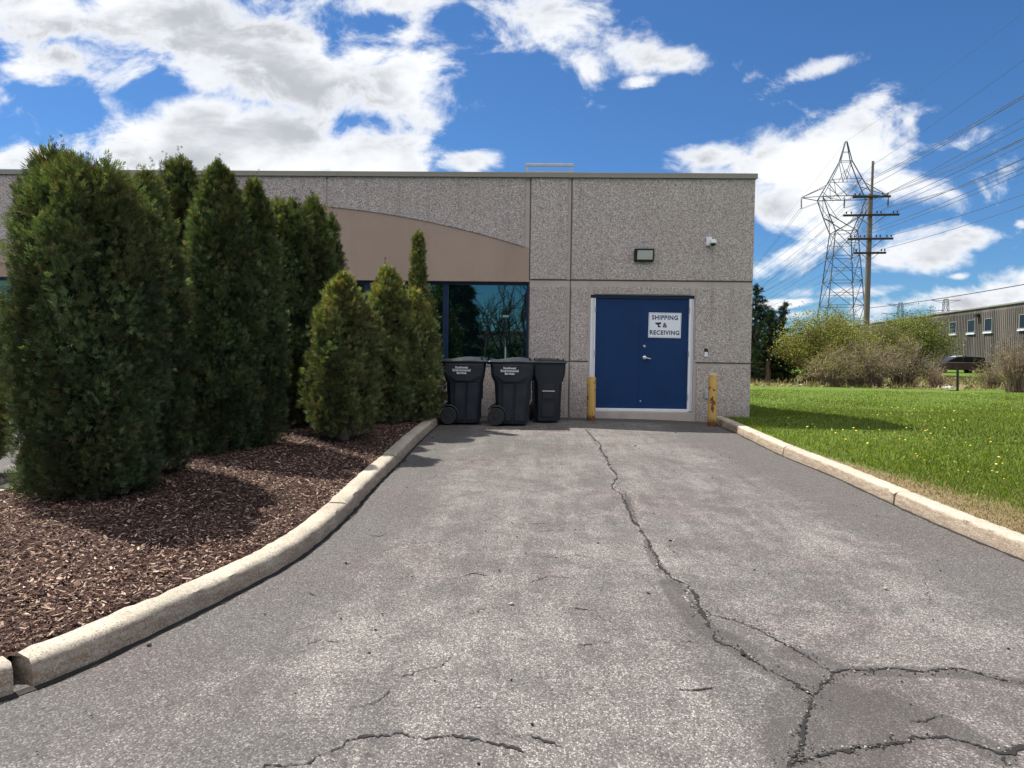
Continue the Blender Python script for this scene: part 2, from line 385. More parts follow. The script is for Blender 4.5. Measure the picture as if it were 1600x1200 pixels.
def m_attr(name, rough=.7, trans=0.0, spec=.3, bmp=0):
    m, t, b = mat(name, (.1,.1,.1), rough, spec=spec)
    c = t.n('ShaderNodeAttribute', attribute_name='col').outputs['Color']; lk(t, c, b.inputs['Base Color'])
    if trans:
        tr = t.n('ShaderNodeBsdfTranslucent', {0: t.mix(1.0, c, (1.5, 1.7, .7), 'MULTIPLY')})
        mx = t.n('ShaderNodeMixShader', {0: trans, 1: b.outputs[0], 2: tr.outputs[0]})
        out = [n for n in m.node_tree.nodes if n.type == 'OUTPUT_MATERIAL'][0]; lk(t, mx.outputs[0], out.inputs[0])
    return m
M['leaf'] = m_attr('cedar_foliage', .7, .22, .15)
M['bushleaf'] = m_attr('young_leaves', .6, .3, .3)
M['grassm'] = m_attr('grass_blades', .6, .28, .3)
M['twig'] = m_attr('twigs', .9, 0, .15)
M['chip'] = m_attr('wood_chips', .9, 0, .2)
M['petal'] = simple('dandelion_petals', (.68,.60,.09), .7)
M['bark'] = simple('bark', (.13,.095,.065), .95, 0, .35, 14, .5)
def m_mulch():
    m, t, b = mat('mulch_soil', (.05,.03,.02), .95, spec=.15); P = pos(t)
    n = t.noise(P, 26, 6, .75).outputs[0]; c = t.mix(t.sm(n, .35, .65), (.022,.012,.010), (.085,.052,.042)); lk(t, c, b.inputs['Base Color'])
    bump(t, b, n, .9, .02); return m
M['mulch'] = m_mulch()
def m_lawn():
    m, t, b = mat('lawn_turf', (.06,.12,.02), .9, spec=.15); P = pos(t)
    n = t.noise(P, 1.1, 6, .65).outputs[0]; c = t.mix(t.sm(n, .3, .7), (.075,.125,.018), (.120,.175,.026))
    n2 = t.noise(P, 14, 6, .75).outputs[0]; c = t.mix(t.sm(n2, .4, .75, 0, .8), c, (.120,.180,.030))
    n4 = t.noise(t.v('MULTIPLY', P, (.35, 2.2, 1)), 1.3, 4, .6).outputs[0]; c = t.mix(t.sm(n4, .5, .7, 0, .45), c, (.035,.075,.014))
    n3 = t.noise(P, 55, 3, .7).outputs[0]; c = t.mix(t.sm(n3, .52, .72, 0, .65), c, (.022,.045,.008))
    dry = t.n('ShaderNodeAttribute', attribute_name='dry').outputs['Fac']
    dj = t.sm(t.m('ADD', dry, t.m('MULTIPLY', t.m('SUBTRACT', n2, .5), 1.2)), .35, .7)
    c = t.mix(dj, c, t.mix(n3, (.12,.09,.05), (.27,.21,.12)))
    lk(t, c, b.inputs['Base Color']); bump(t, b, n3, .8, .02); return m
M['lawn'] = m_lawn()

# ------------------------------------------------------------------ kerb lines (world polylines)
def resample(pts, step):
    P = np.array(pts, float); d = np.r_[0, np.cumsum(np.linalg.norm(np.diff(P, axis=0), axis=1))]
    # smooth by Catmull-like interpolation on dense linear then average
    n = max(2, int(d[-1]/step)+1); s = np.linspace(0, d[-1], n)
    Q = np.stack([np.interp(s, d, P[:, i]) for i in range(P.shape[1])], 1)
    k = 5
    for _ in range(3):
        Qp = np.vstack([Q[0]*2-Q[1:k+1][::-1], Q, Q[-1]*2-Q[-k-1:-1][::-1]])
        ker = np.ones(2*k+1)/(2*k+1)
        Q = np.stack([np.convolve(Qp[:, i], ker, 'valid') for i in range(Q.shape[1])], 1)
    return Q
LPX = [(689,659),(650,695),(619,729),(587,759),(546,807),(500,849),(447,892),(406,907),(306,963),(216,1001),(125,1046),(37,1090),(0,1107)]
LK = [hit(*p)[:2] for p in LPX]
LK = [(LK[0][0]+.06, 13.62)] + LK + [(-2.75, 2.55), (-3.3, 2.35), (-4.0, 2.4), (-4.55, 2.8), (-4.85, 3.6), (-4.95, 5.0), (-4.95, 8.0), (-5.0, 13.6)]
LKs = resample(LK, .06)
RPX = [(1122,664),(1160,682),(1196,699),(1222,712),(1300,744),(1360,772),(1450,812),(1525,845),(1600,876)]
RK = [hit(*p)[:2] for p in RPX]
RK = [(RK[0][0]-.02, 13.64)] + RK + [(3.75, 4.5), (3.8, 3.0), (4.4, 1.0), (5.6, -.4), (8, -1.4), (14, -1.8)]
RKs = resample(RK, .06)
_o = np.argsort(RKs[:, 1]); KRY, KRX = RKs[_o, 1], RKs[_o, 0]
def pdist(x, y, poly):
    x = np.asarray(x, float); y = np.asarray(y, float); best = np.full(x.shape, 1e9)
    for (ax, ay), (bx, by) in zip(poly[:-1], poly[1:]):
        dx, dy = bx-ax, by-ay; L = dx*dx+dy*dy+1e-12
        t_ = np.clip(((x-ax)*dx+(y-ay)*dy)/L, 0, 1)
        best = np.minimum(best, (x-ax-t_*dx)**2+(y-ay-t_*dy)**2)
    return np.sqrt(best)
def inside(x, y, poly):
    x = np.asarray(x, float); y = np.asarray(y, float); c = np.zeros(x.shape, bool); n = len(poly)
    for i in range(n):
        x1, y1 = poly[i]; x2, y2 = poly[(i+1) % n]
        if y1 == y2: continue
        c ^= ((y1 > y) != (y2 > y)) & (x < (x2-x1)*(y-y1)/(y2-y1)+x1)
    return c
ISLAND = [tuple(p) for p in LKs[::3]] + [(-5.0, 13.66), (LKs[0][0], 13.66)]
LAWNP = [tuple(p) for p in RKs[::3]]+[(60, -1.8), (60, 13.66), (RKs[0][0], 13.66)]

# ------------------------------------------------------------------ ground sheets
def axis(*segs):
    out = []
    for a, b, st in segs: out += list(np.arange(a, b, st))
    return np.array(out+[segs[-1][1]])
def grid(xs, ys, zf):
    Xg, Yg = np.meshgrid(xs, ys, indexing='xy'); Zg = zf(Xg, Yg)
    V = np.stack([Xg.ravel(), Yg.ravel(), Zg.ravel()], 1); nx, ny = len(xs), len(ys)
    i = np.arange(nx-1)[None, :]+np.arange(ny-1)[:, None]*nx; i = i.ravel()
    return V, np.stack([i, i+1, i+1+nx, i+nx], 1)
# lawn / terrain: one sheet to the horizon; sunk under the paved part
xs = axis((-1500, -60, 90), (-60, -8, 4), (-8, 2.5, .5), (2.5, 12, .12), (12, 60, .8), (60, 1500, 90))
ys = axis((-300, -8, 20), (-8, 16, .12), (16, 45, .5), (45, 110, 4), (110, 2600, 120))
def terrain(x, y):
    z = lawn_z(x, y)
    paved = (~inside(x, y, LAWNP) | (pdist(x, y, RKs[::6]) < .10)) & (y < 13.9)
    dk = np.where(paved, 1.0, 0.0)
    return np.where(paved, drive(x, y)-.25, z)
V, Fc = grid(xs, ys, terrain)
RKl = RKs[::4]
near = (np.abs(V[:, 0]-6) < 7) & (V[:, 1] < 15) & (V[:, 1] > -4)
dry = np.zeros(len(V)); dd = pdist(V[near, 0], V[near, 1], RKl)
yy = V[near, 1]
dry[near] = np.clip(1.05-np.maximum(dd-.16, 0)/(.2+1.5*np.exp(-((yy-5.6)/2.4)**2)), 0, 1)*np.clip((11.5-yy)/3, 0.15, 1)
far = (V[:, 1] > 30) & (V[:, 1] < 60) & (V[:, 0] > 5)
dry[far] = (np.clip((V[far, 1]-32.5)/1.5, 0, 1)*np.clip((47-V[far, 1])/8, 0, 1))*.75
lawn = np_mesh('lawn', V, Fc, M['lawn'], smooth=True, attrs={'dry': dry}); tag(lawn, kind='structure')

# driveway
xs = axis((-6.2, -2.6, .2), (-2.6, 5.0, .045), (5.0, 15, .4)); ys = axis((-4, 1.8, .3), (1.8, 8, .045), (8, 13.72, .08))
V, Fc = grid(xs, ys, lambda x, y: drive(x, y)+.006*np.sin(x*2.1)*np.sin(y*1.7))
def path(pts): return [hit(*p)[:2] for p in pts]
PATCH = [path(p) for p in (
    [(1047,912),(1056,925),(1064,940),(1074,950),(1088,968),(1104,985)], [(1010,845),(1018,868),(1034,895)], [(975,772),(983,792),(993,815)],
    [(1118,990),(1150,1008),(1190,1035),(1240,1062),(1280,1075)], [(1235,1020),(1290,1040)], [(1311,1050),(1401,1050),(1500,1052),(1600,1070)],
    [(1290,1080),(1330,1110),(1340,1140),(1300,1160)], [(1280,1110),(1280,1180),(1330,1190)],[(1400,1105),(1480,1135),(1560,1180)],[(1380,1085),(1440,1120)])]
PW = [.06, .025, .02, .07, .07, .045, .16, .17, .06, .04]
dark = np.zeros(len(V)); stain_shade = np.zeros(len(V))
for p, wd in zip(PATCH, PW): stain_shade = np.maximum(stain_shade, np.clip(1.5-pdist(V[:, 0], V[:, 1], p)/wd*.75, 0, 1))
stain_shade = np.maximum(stain_shade, np.clip(1.1-(13.7-V[:, 1])/.8, 0, .85))  # band along the wall: building shade and dark asphalt painted into the colour
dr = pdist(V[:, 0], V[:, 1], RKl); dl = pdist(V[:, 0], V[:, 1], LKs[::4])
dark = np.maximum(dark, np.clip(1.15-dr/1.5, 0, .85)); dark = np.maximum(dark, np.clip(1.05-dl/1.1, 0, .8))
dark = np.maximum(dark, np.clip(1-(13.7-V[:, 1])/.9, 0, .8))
keep = ~(inside(V[Fc[:, 0], 0], V[Fc[:, 0], 1], ISLAND) & (dl[Fc[:, 0]] > .3)) & ~(inside(V[Fc[:, 0], 0], V[Fc[:, 0], 1], LAWNP) & (dr[Fc[:, 0]] > .3))
drv = np_mesh('driveway', V, Fc[keep], M['asphalt'], smooth=True, attrs={'dark': dark, 'stain_shade': stain_shade}); tag(drv, kind='structure')
# parking lot to the left and back
V, Fc = grid(axis((-60, -6.2, 2),(-6.2,-4.7,.3)), axis((-4, 13.7, .6)), lambda x, y: drive(x, y)-.004)
lot = np_mesh('parking_lot', V, Fc, M['lot']); tag(lot, kind='structure')
V, Fc = grid(axis((-60, 40, 4)), axis((-40, -3.9, 3)), lambda x, y: drive(x, y)-.004+0*y)
lot = np_mesh('road', V, Fc, M['lot']); tag(lot, kind='structure')

# kerbs: concrete lengths with open joints, one swept mesh a side
def kerb(name, line, side, gaps, zoff=0.0, h=.135, wd=.19):
    d = np.r_[0, np.cumsum(np.linalg.norm(np.diff(line, axis=0), axis=1))]
    mb = MB(); cuts = [0]+sorted([g[0] for g in gaps])+[d[-1]]; gw = {g[0]: g[1] for g in gaps}
    for a, b in zip(cuts[:-1], cuts[1:]):
        s0 = a+gw.get(a, 0)/2; s1 = b-gw.get(b, 0)/2
        ss = np.linspace(s0, s1, max(3, int((s1-s0)/.07)))
        P = np.stack([np.interp(ss, d, line[:, 0]), np.interp(ss, d, line[:, 1])], 1)
        T = np.gradient(P, axis=0); T /= np.linalg.norm(T, axis=1, keepdims=True)
        Nn = np.stack([-T[:, 1], T[:, 0]], 1)*side
        hh = rng.normal()*.004
        prof = [(0, -.2), (.004, .0), (.014, h-.035), (.03, h-.01), (.052, h), (wd-.03, h), (wd-.008, h-.01), (wd, h-.03), (wd, -.2)]
        vs = []; m = len(prof)
        for i, (p, nn) in enumerate(zip(P, Nn)):
            z = float(drive(*p))+hh
            e = min(i, len(P)-1-i); ch = .012 if e == 0 else 0
            for j, (o, hz) in enumerate(prof):
                j_ = .004*math.sin(i*1.7+j)+rng.normal()*.0022 + (ch if 1 < j < 7 else 0)*0
                vs.append((p[0]+nn[0]*(o+(j_ if j < 4 else rng.normal()*.005)), p[1]+nn[1]*(o+(j_ if j < 4 else 0)), z+hz+(rng.normal()*.0025 if 1 < j < 7 else 0)-(ch if 2 < j < 7 else 0)))
        fs = [(i*m+j, i*m+j+1, (i+1)*m+j+1, (i+1)*m+j) for i in range(len(P)-1) for j in range(m-1)]
        fs += [tuple(range(m)), tuple((len(P)-1)*m+j for j in range(m-1, -1, -1))]
        mb.add(vs, fs)
    o = mb.build(name, M['kerb'], smooth=True); return tag(o, kind='structure')
def along(line, px, py):
    p = np.array(hit(px, py)[:2]); d = np.r_[0, np.cumsum(np.linalg.norm(np.diff(line, axis=0), axis=1))]
    return float(d[np.argmin(np.linalg.norm(line-p, axis=1))])
kerb('kerb', LKs, -1, [(along(LKs, 622, 727), .014), (along(LKs, 546, 807), .016), (along(LKs, 40, 1088), .075), (along(LKs, 40, 1088)+3.2, .015), (along(LKs, 40, 1088)+6.2, .015)])
kerb('kerb', RKs, 1, [(along(RKs, 1222, 712), .02), (along(RKs, 1396, 787), .018), (along(RKs, 1590, 872)+.3, .015)])

# mulch bed
def bed_z(x, y):
    e = pdist(x, y, LKs[::5]); return drive(x, y)+.105+.10*(1-np.exp(-np.maximum(e-.15, 0)/.9))+.012*np.sin(np.asarray(x)*5.3)*np.sin(np.asarray(y)*4.1)
xs = np.arange(-5.1, -1.0, .06); ys = np.arange(2.2, 13.69, .06)
V, Fc = grid(xs, ys, bed_z)
e = pdist(V[:, 0], V[:, 1], LKs[::4]); inn = inside(V[:, 0], V[:, 1], ISLAND)
V[:, 2] += rng.normal(size=len(V))*.007
k = inn[Fc].all(1) & (e[Fc].min(1) > .10)
bed = np_mesh('mulch_bed', V, Fc[k], M['mulch'], smooth=True); tag(bed, kind='structure')
def chips():
    N = 190000; x = rng.uniform(-5, -1.1, N); y = 2.4+(13.6-2.4)*rng.uniform(0, 1, N)**1.7
    ok = inside(x, y, ISLAND); x, y = x[ok], y[ok]; e = pdist(x, y, LKs[::5]); ok = e > .19; x, y = x[ok], y[ok]; N = len(x)
    z = bed_z(x, y)+rng.uniform(.0, .022, N)
    tv = np.array([(-.5,-.5,0),(0,-.62,.16),(.5,-.3,0),(.5,.35,0),(0,.5,.2),(-.5,.42,0)]); tf = np.array([(0,1,4,5),(1,2,3,4)])
    tilt = rng.normal(size=N)*.35; D = np.stack([np.cos(a := rng.uniform(0, 2*math.pi, N)), np.sin(a), tilt], 1)
    up_ = np.stack([rng.normal(size=N)*.4, rng.normal(size=N)*.4, np.ones(N)], 1)
    Rm = frames(D, up_)
    ln = rng.uniform(.010, .034, N)*(1+.6*(rng.uniform(size=N) > .93)); wdt = rng.uniform(.2, .42, N)
    tvs = tv[None]*np.stack([wdt*ln, ln, ln*.6], 1)[:, None, :]
    V = np.einsum('nij,nkj->nki', Rm, tvs)+np.stack([x, y, z], 1)[:, None, :]
    pal = np.array([(.032,.017,.014),(.055,.029,.023),(.09,.052,.041),(.15,.095,.072),(.27,.19,.14),(.42,.33,.26)])
    C = pal[rng.choice(6, N, p=[.20,.24,.22,.15,.12,.07])]*rng.uniform(.75, 1.25, (N, 1))*(1+.3*np.sin(x*2.3+1)*np.sin(y*1.9))[:, None]
    Fc = (tf[None]+(np.arange(N)*6)[:, None, None]).reshape(-1, 4)
    o = np_mesh('mulch_chips', V.reshape(-1, 3), Fc, M['chip'], cols=np.repeat(C, 6, axis=0)); tag(o, 'dark brown shredded wood mulch covering the planting bed', 'mulch', kind='stuff')
chips()

# cracks in the asphalt, thin jagged strips just above the surface
def crack_mesh(mb, pts, wd, jag=1.0, step=.012, lift=.004):
    P = np.array(path(pts)); d = np.r_[0, np.cumsum(np.linalg.norm(np.diff(P, axis=0), axis=1))]
    n = max(6, int(d[-1]/step)); s = np.linspace(0, d[-1], n); Q = np.stack([np.interp(s, d, P[:, 0]), np.interp(s, d, P[:, 1])], 1)
    T = np.gradient(Q, axis=0); T /= np.linalg.norm(T, axis=1, keepdims=True)+1e-9; Nn = np.stack([-T[:, 1], T[:, 0]], 1)
    w1 = np.cumsum(rng.normal(size=n))*.0035; w1 -= np.linspace(w1[0], w1[-1], n); w1 += rng.normal(size=n)*.005
    Q = Q+Nn*(w1*jag)[:, None]
    wv = wd*np.clip(.35+.75*np.abs(np.convolve(rng.normal(size=n+8), np.ones(9)/3, 'valid'))+rng.normal(size=n)*.35, .3, 3.0)*np.clip(np.minimum(np.arange(n), np.arange(n)[::-1])/5+.15, 0, 1)
    L = Q+Nn*wv[:, None]/2; Rr = Q-Nn*wv[:, None]/2; vs = []
    for a, b in zip(L, Rr):
        vs.append((a[0], a[1], float(drive(*a)+.006*math.sin(a[0]*2.1)*math.sin(a[1]*1.7))+lift)); vs.append((b[0], b[1], float(drive(*b)+.006*math.sin(b[0]*2.1)*math.sin(b[1]*1.7))+lift))
    mb.add(vs, [(2*i, 2*i+1, 2*i+3, 2*i+2) for i in range(n-1)])
MAIN = [(916,671),(927,687),(938,704),(950,720),(960,736),(968,748),(965,760),(979,775),(987,795),(994,814),(1008,839),(1019,861),(1030,889),(1047,906),(1072,917),(1082,939),(1091,956),(1110,983),(1124,1000),(1150,1011),(1176,1030),(1210,1051),(1240,1067),(1270,1088)]
CR = [(MAIN[:12], .012), (MAIN[11:18], .016), (MAIN[17:], .009),
      ([(1094,957),(1130,966),(1161,974),(1210,994),(1247,1015),(1292,1045),(1311,1053)], .0045),
      ([(1270,1090),(1290,1070),(1311,1054),(1337,1050),(1401,1049),(1442,1053),(1499,1050),(1547,1060),(1610,1073)], .010),
      ([(1270,1090),(1262,1112),(1251,1131),(1244,1154),(1247,1176),(1232,1197),(1225,1215)], .013),
      ([(1232,1195),(1277,1180),(1319,1172),(1360,1165),(1409,1156),(1450,1150),(1499,1157),(1540,1169),(1570,1180),(1600,1167),(1630,1160)], .011),
      ([(1570,1180),(1575,1200),(1570,1215)], .006),
      ([(400,1207),(419,1199),(467,1195),(512,1176),(539,1157),(580,1148),(625,1142),(659,1149),(711,1151),(737,1159),(786,1166),(824,1178)], .009),
      ([(790,1154),(820,1151),(850,1158),(880,1167)], .005), ([(617,1064),(655,1054),(696,1043),(708,1022)], .005), ([(560,1108),(590,1098),(610,1080)], .004),
      ([(887,953),(905,952),(929,955)], .006), ([(575,837),(594,838),(604,834)], .007), ([(822,818),(840,819),(859,817)], .007), ([(634,792),(650,792),(666,794)], .006),
      ([(835,832),(870,828),(905,833)], .005), ([(840,870),(870,872),(900,869),(940,876)], .005), ([(825,910),(860,902),(900,905)], .005),
      ([(1000,998),(1060,1000),(1100,1004)], .004), ([(1040,1075),(1080,1080),(1120,1072)], .004), ([(900,1010),(930,1003),(960,1006)], .004),
      ([(1420,1130),(1470,1118),(1500,1122)], .003), ([(480,925),(495,932),(505,930)], .006), ([(990,905),(1010,900),(1030,903)], .004),
      ([(720,965),(750,952),(780,950)], .004), ([(470,1010),(500,1000),(540,1003)], .004), ([(700,905),(740,896),(770,899)], .004), ([(640,850),(680,846),(700,849)], .004),
      ([(1440,905),(1445,930),(1462,950)], .003), ([(1300,940),(1340,935),(1380,946)], .003)]
mb = MB()
for pts, wd in CR: crack_mesh(mb, pts, wd*1.15)
tag(mb.build('asphalt_crack', M['crack']), kind='structure')
mb = MB()
off = [(x+5, y-1) for x, y in MAIN[3:17]]; crack_mesh(mb, off, .006, 2.2, .012, .002)
tag(mb.build('crack_grit', M['seal']), kind='structure')
mb = MB()
for i in range(5): # dirt gathered along the foot of the left kerb
    pass
def kerb_dirt():
    mb = MB(); 
    for line, side in ((LKs, 1), (RKs, -1)):
        n = len(line); T = np.gradient(line, axis=0); T /= np.linalg.norm(T, axis=1, keepdims=True); Nn = np.stack([-T[:, 1], T[:, 0]], 1)*side
        wv = .014+.012*np.abs(np.convolve(rng.normal(size=n+6), np.ones(7)/2.6, 'valid'))+rng.uniform(0, .008, n)
        vs = []
        for p, nn, w_ in zip(line, Nn, wv):
            a = p-nn*.02; b = p+nn*w_
            for q in (a, b): vs.append((q[0], q[1], float(drive(*q)+.006*math.sin(q[0]*2.1)*math.sin(q[1]*1.7))+.004))
        mb.add(vs, [(2*i, 2*i+1, 2*i+3, 2*i+2) for i in range(n-1)])
    tag(mb.build('kerb_foot_gap', M['crack']), kind='structure')
kerb_dirt()
def pebbles():
    N = 420; x = rng.uniform(-3.2, 4.2, N); y = rng.uniform(2, 13, N); ok = ~inside(x, y, ISLAND) & ~inside(x, y, LAWNP); x, y = x[ok], y[ok]; N = len(x)
    ico = bmesh.new(); bmesh.ops.create_icosphere(ico, subdivisions=1, radius=1); tv = np.array([v.co[:] for v in ico.verts]); tf = np.array([[v.index for v in f.verts] for f in ico.faces]); ico.free()
    tv = tv*np.array([1,1.3,.55]); s_ = rng.uniform(.003, .008, N)*(1+(rng.uniform(size=N) > .93)*1.0)
    D = np.stack([rng.normal(size=N), rng.normal(size=N), rng.normal(size=N)*.15], 1); Rm = frames(D, np.tile([0,0,1.], (N, 1)))
    g = rng.uniform(.01, .05, (N, 1)); C = np.hstack([g*1.1, g, g*.9]); C[rng.uniform(size=N) > .8] = (.35,.33,.3)
    cx_, cy_ = [], []
    for pts, wd in CR[:8]:
        Pq = np.array(path(pts)); d = np.r_[0, np.cumsum(np.linalg.norm(np.diff(Pq, axis=0), axis=1))]; m = int(d[-1]*70); q = rng.uniform(0, d[-1], m)
        cx_.append(np.interp(q, d, Pq[:, 0])+rng.normal(size=m)*.022); cy_.append(np.interp(q, d, Pq[:, 1])+rng.normal(size=m)*.022)
    cx_, cy_ = np.concatenate(cx_), np.concatenate(cy_); m = len(cx_); x = np.r_[x, cx_]; y = np.r_[y, cy_]; s_ = np.r_[s_, rng.uniform(.0022, .006, m)]; N += m
    g2 = rng.choice([.03, .09, .2, .36], (m, 1), p=[.4,.35,.18,.07]); C = np.vstack([C, np.hstack([g2*1.05, g2, g2*.92])]); D2 = np.stack([rng.normal(size=m), rng.normal(size=m), rng.normal(size=m)*.15], 1)
    Rm = np.concatenate([Rm, frames(D2, np.tile([0,0,1.], (m, 1)))])
    V, Fc, Cc = scatter(tv, tf, np.stack([x, y, drive(x, y)+.006], 1), Rm, s_, C)
    tag(np_mesh('loose_grit', V, Fc, M['chip'], cols=Cc), 'loose grit and crumbs scattered over the asphalt', 'grit', kind='stuff')
pebbles()

# ------------------------------------------------------------------ the building
BO = (0, WALL_Y, 0)
bld = empty('office_building', BO, label='low flat-roofed building with pebbled concrete panels, beige arch and blue double door', cat='building')
XR, _ = W(1176, 460); XL = -26.0; ZT = W(1000, 278)[1]; Ztop = W(1000, 270.6)[1]
def wx(px, py=500): return W(px, py)[0]
def wz(py, px=1000): return W(px, py)[1]
SM = WALL_Y+.022        # smooth concrete face
bay_r = wx(826.5, 500); bay_l = bay_r-10.62
win_top = wz(440, 780); win_bot = wz(567, 780)
dl_, dr_ = wx(921.5, 550), wx(1084, 550); dtop = wz(461, 1000); zb = wz(638.5, 1000); dbot = zb-.045
mb = MB()
mb.box(dr_, XR, SM, SM+.22, -.5, ZT); mb.box(bay_r, dl_, SM, SM+.22, -.5, ZT); mb.box(dl_, dr_, SM, SM+.22, dtop, ZT)
mb.box(dl_, dr_, SM, SM+.22, -.5, dbot-.02)
mb.box(XL, bay_l, SM, SM+.22, -.5, ZT)
mb.box(bay_l, bay_r, SM+.03, SM+.22, -.5, win_bot-.06)
mb.box(XR-.22, XR, SM+.22, SM+26, -.5, ZT); mb.box(XL, XR-.22, SM+25.8, SM+26, -.5, ZT)
mb.build('wall', M['conc'], bld, BO)
# roof deck
MB().box(XL+.1, XR-.225, SM+.225, SM+25.79, ZT-.35, ZT-.2).build('roof', M['roof'], bld, BO)
# exposed aggregate panels
def panel(x0, x1, z0, z1, yf=WALL_Y, name='wall_panel'):
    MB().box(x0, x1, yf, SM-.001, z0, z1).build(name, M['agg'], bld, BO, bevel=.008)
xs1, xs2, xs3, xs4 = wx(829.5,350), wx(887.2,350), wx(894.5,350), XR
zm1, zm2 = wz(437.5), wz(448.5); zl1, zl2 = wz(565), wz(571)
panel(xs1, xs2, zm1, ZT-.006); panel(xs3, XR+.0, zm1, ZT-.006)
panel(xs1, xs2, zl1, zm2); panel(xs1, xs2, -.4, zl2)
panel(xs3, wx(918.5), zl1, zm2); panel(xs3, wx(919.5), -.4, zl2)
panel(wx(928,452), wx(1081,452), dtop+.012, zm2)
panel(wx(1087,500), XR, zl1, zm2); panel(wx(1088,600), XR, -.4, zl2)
# dark sealant in the vertical construction joints
for px in (828.3, 892.8):
    x = wx(px, 350); MB().box(x-.009, x+.009, SM-.006, SM-.0015, -.3, ZT-.01).build('joint_sealant', M['joint'], bld, BO)
MB().box(xs1, XR-.01, SM-.006, SM-.0015, zm1-.022, zm1-.004).build('joint_sealant', M['joint'], bld, BO)
MB().box(xs1, dl_-.02, SM-.0055, SM-.0017, zl1-.018, zl1-.003).build('joint_sealant', M['joint'], bld, BO)
MB().box(dr_+.05, XR-.01, SM-.0055, SM-.0017, zl1-.018, zl1-.003).build('joint_sealant', M['joint'], bld, BO)
# right side wall panels
for i in range(4):
    MB().box(XR+.0005, XR+.02, SM+.3+i*6.4, SM+6.4+i*6.4, -.4, ZT-.006).build('wall_panel', M['agg'], bld, BO, bevel=.008)
# arch: aggregate spandrel above the curve, beige stucco below
ac = (bay_l+bay_r)/2; hs = (bay_r-bay_l)/2; z_end = wz(388.5, 823); z_ap = wz(317.5, 400)
def arch(x): return z_ap-(z_ap-z_end)*((x-ac)/hs)**2
jx = [bay_l+.012, ac-wx(511,320)+ac, wx(511,320), wx(820,350)]
for a, b in zip(jx[:-1], jx[1:]):
    a2 = a+(.022 if a != jx[0] else 0); b2 = b-(.022 if b != jx[-1] else 0)
    xx = np.linspace(a2, b2, 28)
    poly = [(x, arch(x)) for x in xx]+[(b2, ZT-.006), (a2, ZT-.006)]
    MB().prism(poly, WALL_Y, SM+.001).build('arch_panel', M['agg'], bld, BO, bevel=.006)
MB().box(bay_l, bay_r, SM+.002, SM+.08, z_end-.4, ZT).build('wall_backing', M['conc'], bld, BO)
xx = np.linspace(bay_l+.003, bay_r-.003, 60)
poly = [(x, arch(x)+.02) for x in xx]+[(bay_r-.003, win_top+.03), (bay_l+.003, win_top+.03)]
MB().prism(poly, SM-.004, SM+.22).build('stucco_band', M['beige'], bld, BO, bevel=.004)
MB().box(bay_l+.003, bay_r-.003, SM-.028, SM+.2, win_top, win_top+.029).build('stucco_lip', M['beige'], bld, BO, bevel=.004)
MB().box(bay_l+.01, bay_r-.01, SM+.012, SM+.029, -.4, win_bot-.075).build('wall_panel', M['agg'], bld, BO, bevel=.006)
# sill under the windows
MB().box(bay_l+.002, bay_r-.002, SM-.0, SM+.215, win_bot-.06, win_bot).build('window_sill', M['conc'], bld, BO, bevel=.006)
# window: frame with panes
wf = MB(); gy = SM+.12
wf.box(bay_l+.005, bay_r-.005, gy-.05, gy+.05, win_top-.055, win_top); wf.box(bay_l+.005, bay_r-.005, gy-.05, gy+.05, win_bot, win_bot+.05)
wf.box(bay_r-.055, bay_r-.005, gy-.049, gy+.049, win_bot, win_top); wf.box(bay_l+.005, bay_l+.055, gy-.049, gy+.049, win_bot, win_top)
win = wf.build('window', M['navy'], bld, BO, bevel=.003)
mxs = []; x = wx(695, 500)
while x > bay_l+.3: mxs.append(x); x -= 1.54
for x in mxs: 
    o = MB().box(x-.05, x+.05, gy-.06, gy+.05, win_bot+.05, win_top-.055).build('mullion', M['navy'], win, BO, bevel=.004)
ed = [bay_l+.055]+[v for m_ in reversed(mxs) for v in (m_-.05, m_+.05)]+[bay_r-.055]
for a, b in zip(ed[0::2], ed[1::2]):
    MB().box(a, b, gy-.004, gy+.006, win_bot+.05, win_top-.055).build('pane', M['glass'], win, BO)
# coping in lengths
cx = [XL-.03, -16.0, -9.9, -6.85, -3.75, -.15, XR+.035]
cmb = MB()
for a, b in zip(cx[:-1], cx[1:]): 
    cmb.box(a+.0015, b-.0015, WALL_Y-.035, SM+.27, ZT-.002, Ztop); cmb.box(a+.0015, b-.0015, WALL_Y-.042, WALL_Y-.0352, ZT-.008, ZT+.018)
cmb.box(XR-.26, XR+.045, SM+.272, SM+26.03, ZT-.002, Ztop)
cmb.build('coping', M['coping'], bld, BO, bevel=.004)
